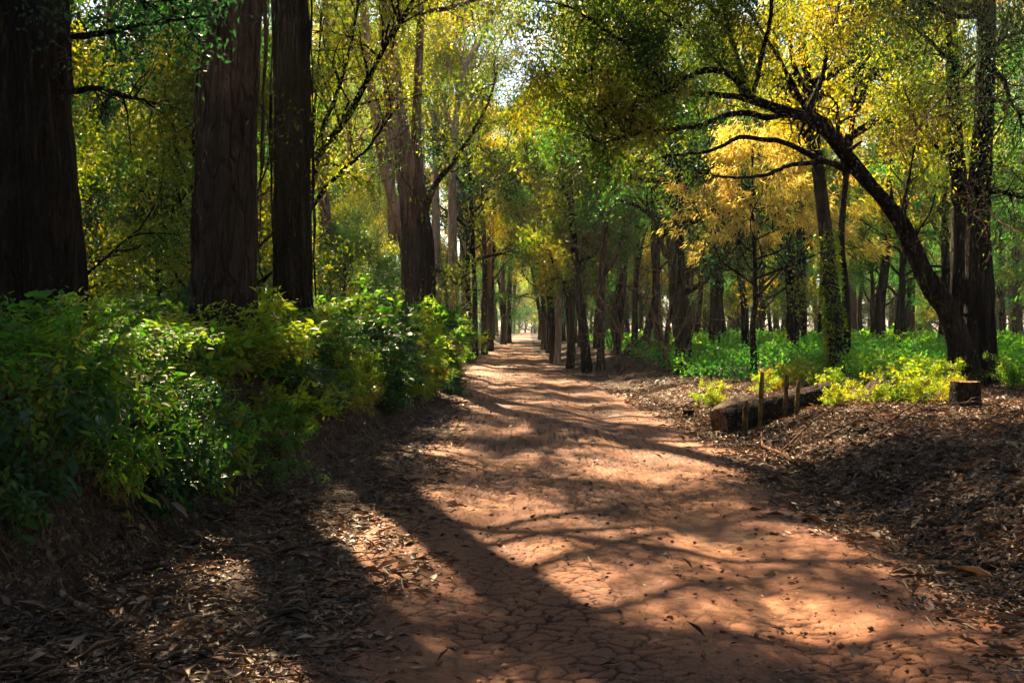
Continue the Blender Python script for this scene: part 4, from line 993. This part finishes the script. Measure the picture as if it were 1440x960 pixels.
# the rest as litter
n = 150000
y = 3.4 * (34 / 3.4) ** g.random(n); x = g.uniform(-.56, .56, n) * y
y2 = 7 + 18 * g.random(60000); x2 = road_r(y2) - .2 + 5.5 * g.random(60000)
x = np.concatenate([x, x2]); y = np.concatenate([y, y2])
keep = g.random(len(x)) < litter_density(x, y) * np.clip(y / 9, .12, 1)
x, y = x[keep][:85000], y[keep][:85000]; n = len(x)
eps = .05
nzx = -(ground_z(x + eps, y, False) - ground_z(x - eps, y, False)) / (2 * eps); nzy = -(ground_z(x, y + eps, False) - ground_z(x, y - eps, False)) / (2 * eps)
Nn = np.stack([nzx, nzy, np.ones(n)], -1); Nn /= np.linalg.norm(Nn, axis=1)[:, None]
a = g.uniform(0, 6.28, n); D = np.stack([np.cos(a), np.sin(a), np.zeros(n)], -1)
D -= Nn * (D * Nn).sum(1)[:, None]; D += Nn * g.normal(.08, .22, n)[:, None]
P = np.stack([x, y, surf(x, y) + .006 + .02 * g.random(n) * sstep(.2, 1, np.maximum(road_l(y) - x, x - road_r(y)))], -1)
lg = g.random(n) < .22; Ls = np.where(lg, .10, .045) * np.exp(g.normal(0, .35, n)); Ws = Ls * np.where(lg, g.uniform(.08, .2, n), g.uniform(.2, .6, n))
tag(link('leaf_litter', leaves('leaf_litter', P, D, Ls, Ws, M['litter'], g, flat=1.2)), 'dry brown leaf litter covering the road edges and banks', 'leaf litter', kind='stuff')

# twig litter
tb = Tubes()
for k in range(1500):
    y = 3.6 * (26 / 3.6) ** g.random()
    side = g.random() < .4
    x = road_l(y) - g.uniform(-.3, 1.6) if side else road_r(y) + g.uniform(0, .2 + y * .28)
    L_ = g.uniform(.12, .55); a = g.uniform(0, 6.28)
    P = wander(g, (x, y, 0), (math.cos(a), math.sin(a), 0), L_, 5, .15)
    P[:, 2] = surf(P[:, 0], P[:, 1]) + .012 + abs(g.normal(0, .02)) + np.array([0, .3, .5, .2, 0]) * g.uniform(0, .12)
    tb.add(P, g.uniform(.002, .006) * np.linspace(1, .5, 5), 4, cap=False)
tag(link('twig_litter', tb.mesh('twig_litter', M['twig'])), 'fine dry twigs strewn over the leaf litter', 'twigs', kind='stuff')

# fine roots hanging out of the cut bank on the left
tb = Tubes()
for k in range(420):
    y = g.uniform(4.6, 22); sl = float(np.interp(y, [3, 8, 12, 20, 30], [1.75, 1.4, 1.1, .45, .35]))
    x = float(road_l(y)) - sl - g.uniform(.45, 1.0); nn = 8
    X = x + np.linspace(0, g.uniform(.3, .8), nn); Y = y + np.cumsum(g.normal(0, .03, nn))
    tb.add(np.stack([X, Y, ground_z(X, Y) + .01 + .05 * np.sin(np.linspace(0, 3.1, nn)) * g.random()], -1), g.uniform(.002, .009) * np.linspace(1, .3, nn), 4, cap=False)
tag(link('roots', tb.mesh('roots', M['twig'])), 'fine roots trailing down the dark cut face of the left bank', 'roots', kind='stuff')

# clods and pebbles
def blobs(n, xs_, ys_, smin, smax, mat, name, label, cat, sink=.3):
    ico_v = []; 
    bm_v = np.array([[0, 0, 1], [.9, 0, .3], [.28, .85, .3], [-.73, .53, .3], [-.73, -.53, .3], [.28, -.85, .3], [.7, .5, -.4], [-.27, .85, -.4], [-.9, 0, -.4], [-.27, -.85, -.4], [.7, -.5, -.4], [0, 0, -1]])
    f = np.array([[0, 1, 2], [0, 2, 3], [0, 3, 4], [0, 4, 5], [0, 5, 1], [1, 6, 2], [2, 7, 3], [3, 8, 4], [4, 9, 5], [5, 10, 1], [2, 6, 7], [3, 7, 8], [4, 8, 9], [5, 9, 10], [1, 10, 6], [11, 7, 6], [11, 8, 7], [11, 9, 8], [11, 10, 9], [11, 6, 10]])
    s = smin * (smax / smin) ** (g.random(n) ** 2)
    V = bm_v[None] * (1 + g.normal(0, .28, (n, 12, 1))) * s[:, None, None] * np.stack([g.uniform(.8, 1.3, n), g.uniform(.8, 1.3, n), g.uniform(.5, .9, n)], -1)[:, None]
    a = g.uniform(0, 6.28, n); c, s_ = np.cos(a)[:, None], np.sin(a)[:, None]
    X = V[..., 0] * c - V[..., 1] * s_; Y = V[..., 0] * s_ + V[..., 1] * c
    V = np.stack([X + xs_[:, None], Y + ys_[:, None], V[..., 2] + (surf(xs_, ys_) + s * sink)[:, None]], -1)
    T = (np.arange(n)[:, None, None] * 12 + f[None]).reshape(-1, 3)
    tag(link(name, mesh_np(name, V.reshape(-1, 3), T, mat, False)), label, cat, kind='stuff')
n = 2600
yb = 5 + 15 * g.random(n) ** 1.3; xb = road_r(yb) + .3 + abs(g.normal(0, .8, n))
blobs(n, xb, yb, .010, .055, M['soil'], 'clods', 'dark crumbled clods of soil on the right bank', 'soil clods')
n = 2600
yb = 3.6 * (30 / 3.6) ** g.random(n); xb = road_l(yb) + .05 + (road_r(yb) - road_l(yb) - .1) * g.random(n)
blobs(n, xb, yb, .003, .022, M['road'], 'pebbles', 'small reddish pebbles scattered on the dirt road', 'pebbles', .1)

# ------------------------------------------------------------------ log, stumps, stakes, fallen branches
def log_thing():
    A_, B_ = np.array([3.1, 14.9]), np.array([5.05, 15.75])
    za = float(ground_z(*A_, False)); zb = float(ground_z(*B_, False))
    r = link('fallen_log', None, loc=(A_[0], A_[1], za)); tag(r, 'long squared dark log lying on leaf litter beside three stakes', 'log')
    n = 60; t = np.linspace(0, 1, n)
    P = np.stack([(B_[0] - A_[0]) * t, (B_[1] - A_[1]) * t, .12 + (zb - za + .06) * t], -1)
    m = 28; th = np.linspace(0, 2 * np.pi, m, endpoint=False)
    d = unit(P[-1] - P[0]); s = unit(np.cross(d, [0, 0, 1])); u = np.cross(s, d)
    sq = (np.abs(np.cos(th)) ** 3.2 + np.abs(np.sin(th)) ** 3.2) ** (-1 / 3.2)     # rounded square
    rg = np.random.default_rng(5)
    rad = .215 * sq[None] * (1 - .12 * t[:, None]) * (1 + .025 * np.sin(9 * th[None] + 2 * np.sin(3 * t[:, None])) + .05 * np.sin(5 * t[:, None] + 1) + .22 * (fbm(np.tile(th * 2, (n, 1)), t[:, None] * 12 * np.ones(m), 1, 3, 4) - .5))
    rad[0] *= .97
    V = P[:, None] + rad[..., None] * (s * np.cos(th)[:, None] + u * np.sin(th)[:, None])[None]
    i = np.arange(n - 1)[:, None] * m + np.arange(m)[None]; j = np.arange(n - 1)[:, None] * m + (np.arange(m)[None] + 1) % m
    T = np.stack([i, j, j + m, i + m], -1).reshape(-1, 4)
    link('trunk', mesh_np('trunk', V.reshape(-1, 3), T, M['log_wood'], True), r)
    for e, nm in ((0, 'cut_face'), (n - 1, 'cut_face')):
        ring = V[e]; c = ring.mean(0); rr = [c[None]]
        F_ = []
        sgn = -1 if e == 0 else 1
        Vv = [c]; 
        for q, k_ in enumerate((.33, .66, 1.0)):
            for w in range(m):
                p = c + (ring[w] - c) * k_ + d * sgn * (.035 * rg.random() if k_ < 1 else 0); Vv.append(p)
        for w in range(m):
            w2 = (w + 1) % m
            F_.append((0, 1 + w, 1 + w2, 1 + w2) )
        tri = [(0, 1 + w, 1 + (w + 1) % m) for w in range(m)]
        for q in range(2):
            for w in range(m):
                a, b = 1 + q * m + w, 1 + q * m + (w + 1) % m
                tri += [(a, a + m, b + m), (a, b + m, b)]
        link(nm, mesh_np(nm, np.array(Vv), np.array(tri), M['cut_wood']), r)
    return r
log_thing()
def stump(px, d, r, h, name, label, top=True, rough=.05, seed=1):
    x = (px - 720) / F * d; z = float(ground_z(x, d, False)) - .05
    o = link(name, None, loc=(x, d, z)); tag(o, label, 'stump')
    tb = Tubes(); P = np.stack([np.zeros(12), np.zeros(12), np.linspace(0, h, 12)], -1)
    tb.add(P, r * np.array([1.25, 1.12, 1.06, 1.02, 1, 1, 1, 1, 1, 1, .99, .97]), 26, .08, .3, seed, cap=False)
    link('bark', tb.mesh('bark', M['log_wood']), o)
    if top:
        g_ = np.random.default_rng(seed); m = 26; th = np.linspace(0, 2 * np.pi, m, endpoint=False)
        V = [(0, 0, h + .005)] + [(r * k_ * .99 * math.cos(a), r * k_ * .99 * math.sin(a), h + g_.normal(0, .006)) for k_ in (.5, 1.0) for a in th]
        tri = [(0, 1 + w, 1 + (w + 1) % m) for w in range(m)]
        for w in range(m):
            a, b = 1 + w, 1 + (w + 1) % m; tri += [(a, a + m, b + m), (a, b + m, b)]
        link('cut_top', mesh_np('cut_top', np.array(V), np.array(tri), M['cut_wood']), o)
    return o
stump(1358, 14.2, .19, .42, 'tree_stump', 'flat-topped cut stump on the litter below the arching tree', seed=4)
stump(968, 17.5, .08, .17, 'tree_stump', 'small dark stump in the litter left of the log', seed=7)
# earthy root mound
def mound(px, d, R_, H_, label, seed, name='root_mound', mat='log_wood'):
    x0 = (px - 720) / F * d; z0 = float(ground_z(x0, d, False))
    g_ = np.random.default_rng(seed)
    a = np.linspace(0, 2 * np.pi, 36, endpoint=False); rr = np.linspace(0, 1, 14)
    Rm, Am = np.meshgrid(rr, a, indexing='ij'); X = Rm * np.cos(Am) * R_; Y = Rm * np.sin(Am) * R_
    Zm = H_ * (1 - Rm ** 2.2) * (.75 + .6 * (fbm(X + seed, Y, .3, 3, 3))) - .06
    V = np.stack([X, Y, Zm], -1).reshape(-1, 3); i = np.arange(13)[:, None] * 36 + np.arange(36)[None]; j = np.arange(13)[:, None] * 36 + (np.arange(36)[None] + 1) % 36
    o = link(name, mesh_np(name, V, np.stack([i, i + 36, j + 36, j], -1).reshape(-1, 4), M[mat], True), loc=(x0, d, z0))
    tag(o, label, 'mound'); return o, x0, d, z0
mound(1240, 17.0, .42, .36, 'dark earthy root mound among golden plants', 5)
mound(1060, 17.2, .7, .20, 'low brown heap of earth just behind the log', 9, 'earth_heap', 'soil')
o, x0, d0, z0 = mound(905, 38, .9, .75, 'heap of dead brush against the dark leaning trunks', 12, 'brush_heap', 'soil')
tb = Tubes(); g = np.random.default_rng(66)
for k in range(90):
    az = g.uniform(0, 6.28); tb.add(wander(g, (g.normal(0, .4), g.normal(0, .4), .1), (math.cos(az), math.sin(az), g.uniform(.1, .9)), g.uniform(.6, 1.3), 5, .2, -.1), .012 * np.linspace(1, .3, 5), 4, cap=False)
link('twigs', tb.mesh('twigs', M['twig']), o)
def stake(px, py0, py1, d, r, label, lean=0.02, broken=False):
    top = at(px + lean * 200, py0, d); x = (px - 720) / F * d; z = float(ground_z(x, d, False)) - .1
    tb = Tubes(); n = 10; P = resample(np.array([[0, 0, 0], [(top[0] - x) * .5, .01, (top[2] - z) * .5], [top[0] - x, 0, top[2] - z]]), n)
    rad = r * (1 + .1 * np.sin(np.arange(n) * 2.1)); rad[-1] *= .8 if not broken else .3
    tb.add(P, rad, 10, .08)
    o = link('wooden_stake', tb.mesh('wooden_stake', M['stake_wood']), loc=(x, d, z)); tag(o, label, 'stake', 'mossy stakes by the log')
stake(1068, 523, 590, 14.7, .034, 'tallest mossy stake, standing before the middle of the log')
stake(1103, 527, 562, 14.95, .034, 'short mossy stake, middle one of the three')
stake(1119, 535, 566, 14.9, .034, 'mossy stake nearest the far end of the log')
stake(1046, 563, 604, 14.3, .045, 'broken splintered stake in front of the near end of the log', broken=True)

g = np.random.default_rng(77)
def fallen(pts, r, label, twigs=4, mat='twig', lift=.0):
    """pts: (x, y, height above ground)"""
    W_ = np.array([(x, y, float(ground_z(x, y, False)) + h + r) for x, y, h in pts]); b = W_[0].copy()
    Q = resample(W_ - b, 22); Q += np.cumsum(g.normal(0, .006, Q.shape), 0)
    tb = Tubes(); tb.add(Q, r * np.linspace(1, .35, 22), 8, .06)
    for k in range(twigs):
        m = int(g.integers(5, 21)); E = wander(g, Q[m], unit(unit(Q[m] - Q[m - 1]) + g.normal(0, .6, 3) + np.array([0, 0, .2])), np.linalg.norm(Q[-1]) * g.uniform(.12, .35), 7, .16, -.03)
        tb.add(E, r * .4 * np.linspace(1, .3, 7), 5, cap=False)
    o = link('fallen_branch', tb.mesh('fallen_branch', M[mat]), loc=b); tag(o, label, 'branch')
def gpx(px, py, z=0.):
    d = F * (CAMH - z) / (py - HZ); return ((px - 720) / F * d, d)
fallen([(*gpx(140, 880, .0), .02), (*gpx(95, 815, .2), .12), (*gpx(60, 770, .3), .35)], .022, 'bare stick leaning down the dark bank at the lower left', 2)
fallen([(*gpx(375, 742), .01), (*gpx(430, 738), .02), (*gpx(500, 743), .01)], .018, 'dark stick lying across the leaf litter on the left shoulder', 3)
fallen([(*gpx(228, 812), .01), (*gpx(248, 799), .05), (*gpx(292, 798), .02)], .009, 'thin curved stick lying among leaves at the lower left', 1)
fallen([(*gpx(1130, 655, .05), .02), (*gpx(1082, 628, .1), .04), (*gpx(1076, 608, .15), .06)], .028, 'crooked pale root poking out of the litter below the stakes', 1, 'cut_wood')
for k, (a, b, c, lab) in enumerate([((1090, 605), (1190, 575), (1240, 590), 'arched bare twig on the litter right of the stakes'), ((1210, 620), (1290, 588), (1400, 582), 'long thin bare branch crossing the right bank below the stump'),
                      ((1250, 600), (1330, 560), (1440, 568), 'bare branch running past the front of the cut stump'), ((1320, 640), (1390, 600), (1440, 590), 'bare branch on the dark right bank at the edge of the picture'),
                      ((1160, 600), (1215, 590), (1262, 610), 'short twig lying on the litter in the middle of the right bank'), ((880, 560), (915, 548), (940, 570), 'pale twig at the right road edge left of the log')]):
    pts = []
    for q, (px, py) in enumerate((a, b, c)):
        z = .35 if k < 5 else .12
        x, y = gpx(px, py, z + (.12 if q == 1 else 0)); pts.append((x, y, .03 if q != 1 else .14))
    fallen(pts, .013, lab, 4)
# upright dead twiggy saplings on the right
def sapling(px, d, H_, label, seed, mat='twig', n=7):
    g_ = np.random.default_rng(seed); x = (px - 720) / F * d; tb = Tubes()
    for k in range(n):
        B = wander(g_, (0, 0, 0), (g_.normal(0, .35), g_.normal(0, .35), 1), H_ * g_.uniform(.6, 1), 10, .12)
        tb.add(B, .012 * H_ / 1.5 * np.linspace(1, .2, 10), 5, cap=False)
        for j in range(5):
            m = int(g_.integers(3, 10)); tb.add(wander(g_, B[m], unit(unit(B[m] - B[m - 1]) + g_.normal(0, .6, 3)), H_ * g_.uniform(.15, .35), 6, .2), .005 * H_ / 1.5 * np.linspace(1, .4, 6), 4, cap=False)
    o = link('dead_sapling', tb.mesh('dead_sapling', M[mat]), loc=(x, d, float(ground_z(x, d, False)) - .05)); tag(o, label, 'sapling')
sapling(1290, 15.5, .95, 'bare twiggy sapling left of the cut stump', 1, n=4)
sapling(870, 30, 3.4, 'tangle of bare reddish twigs beside the brown roadside trunk', 3, n=9)
sapling(940, 27, 3.8, 'bare twiggy sapling in front of the black trunk cluster', 4, n=9)
# stone and the broad dead leaf on the left
g = np.random.default_rng(5)
x, y = gpx(229, 852)
bm_v = []
a = np.linspace(0, 2 * np.pi, 14, endpoint=False)
V = [(0, 0, .05)] + [(.055 * math.cos(t) * g.uniform(.8, 1.15), .045 * math.sin(t) * g.uniform(.8, 1.15), .035 + g.normal(0, .004)) for t in a] + [(.08 * math.cos(t) * g.uniform(.85, 1.1), .065 * math.sin(t) * g.uniform(.85, 1.1), -.02) for t in a]
tri = [(0, 1 + w, 1 + (w + 1) % 14) for w in range(14)]
for w in range(14):
    p, q = 1 + w, 1 + (w + 1) % 14; tri += [(p, p + 14, q + 14), (p, q + 14, q)]
tag(link('stone', mesh_np('stone', np.array(V), np.array(tri), M['soil']), loc=(x, y, float(surf(x, y)) + .01)), 'small flat dark stone in the leaf litter at lower left', 'stone')
x, y = gpx(215, 816)
tag(link('fallen_leaf', leaves('fallen_leaf', np.zeros((1, 3)), np.array([[.6, .3, .3]]), np.array([.07]), np.array([.05]), M['weed'], g, LEAF6, flat=2), loc=(x, y, float(surf(x, y)) + .02)), 'single pale green leaf lying on the dark litter at lower left', 'leaf')
p = at(240, 712, 6.6)
tag(link('dead_leaf', leaves('dead_leaf', np.array([[-.1, 0, .09], [0, 0, 0.03]]), np.array([[.8, -.1, -.7], [.7, .1, -.6]]), np.array([.15, .16]), np.array([.05, .06]), M['litter'], g, LEAF6, flat=1), loc=p), 'large withered brown leaf hanging from the shrubs over the left bank', 'leaf')

# ------------------------------------------------------------------ forest air
HAZE = 0.0004
if HAZE:
    m, nt, out = newmat('haze')
    v = nt.nodes.new('ShaderNodeVolumePrincipled'); v.inputs['Density'].default_value = HAZE; v.inputs['Color'].default_value = (.95, .93, .85, 1)
    v.inputs['Anisotropy'].default_value = .5
    nt.links.new(v.outputs[0], out.inputs['Volume'])
    x0, x1, y0, y1, z0, z1 = -150, 150, -20, 330, -3, 40
    V = [(x, y, z) for z in (z0, z1) for y in (y0, y1) for x in (x0, x1)]
    T = [(0, 2, 3, 1), (4, 5, 7, 6), (0, 1, 5, 4), (2, 6, 7, 3), (0, 4, 6, 2), (1, 3, 7, 5)]
    tag(link('haze', mesh_np('haze', np.array(V), np.array(T), m)), kind='stuff')
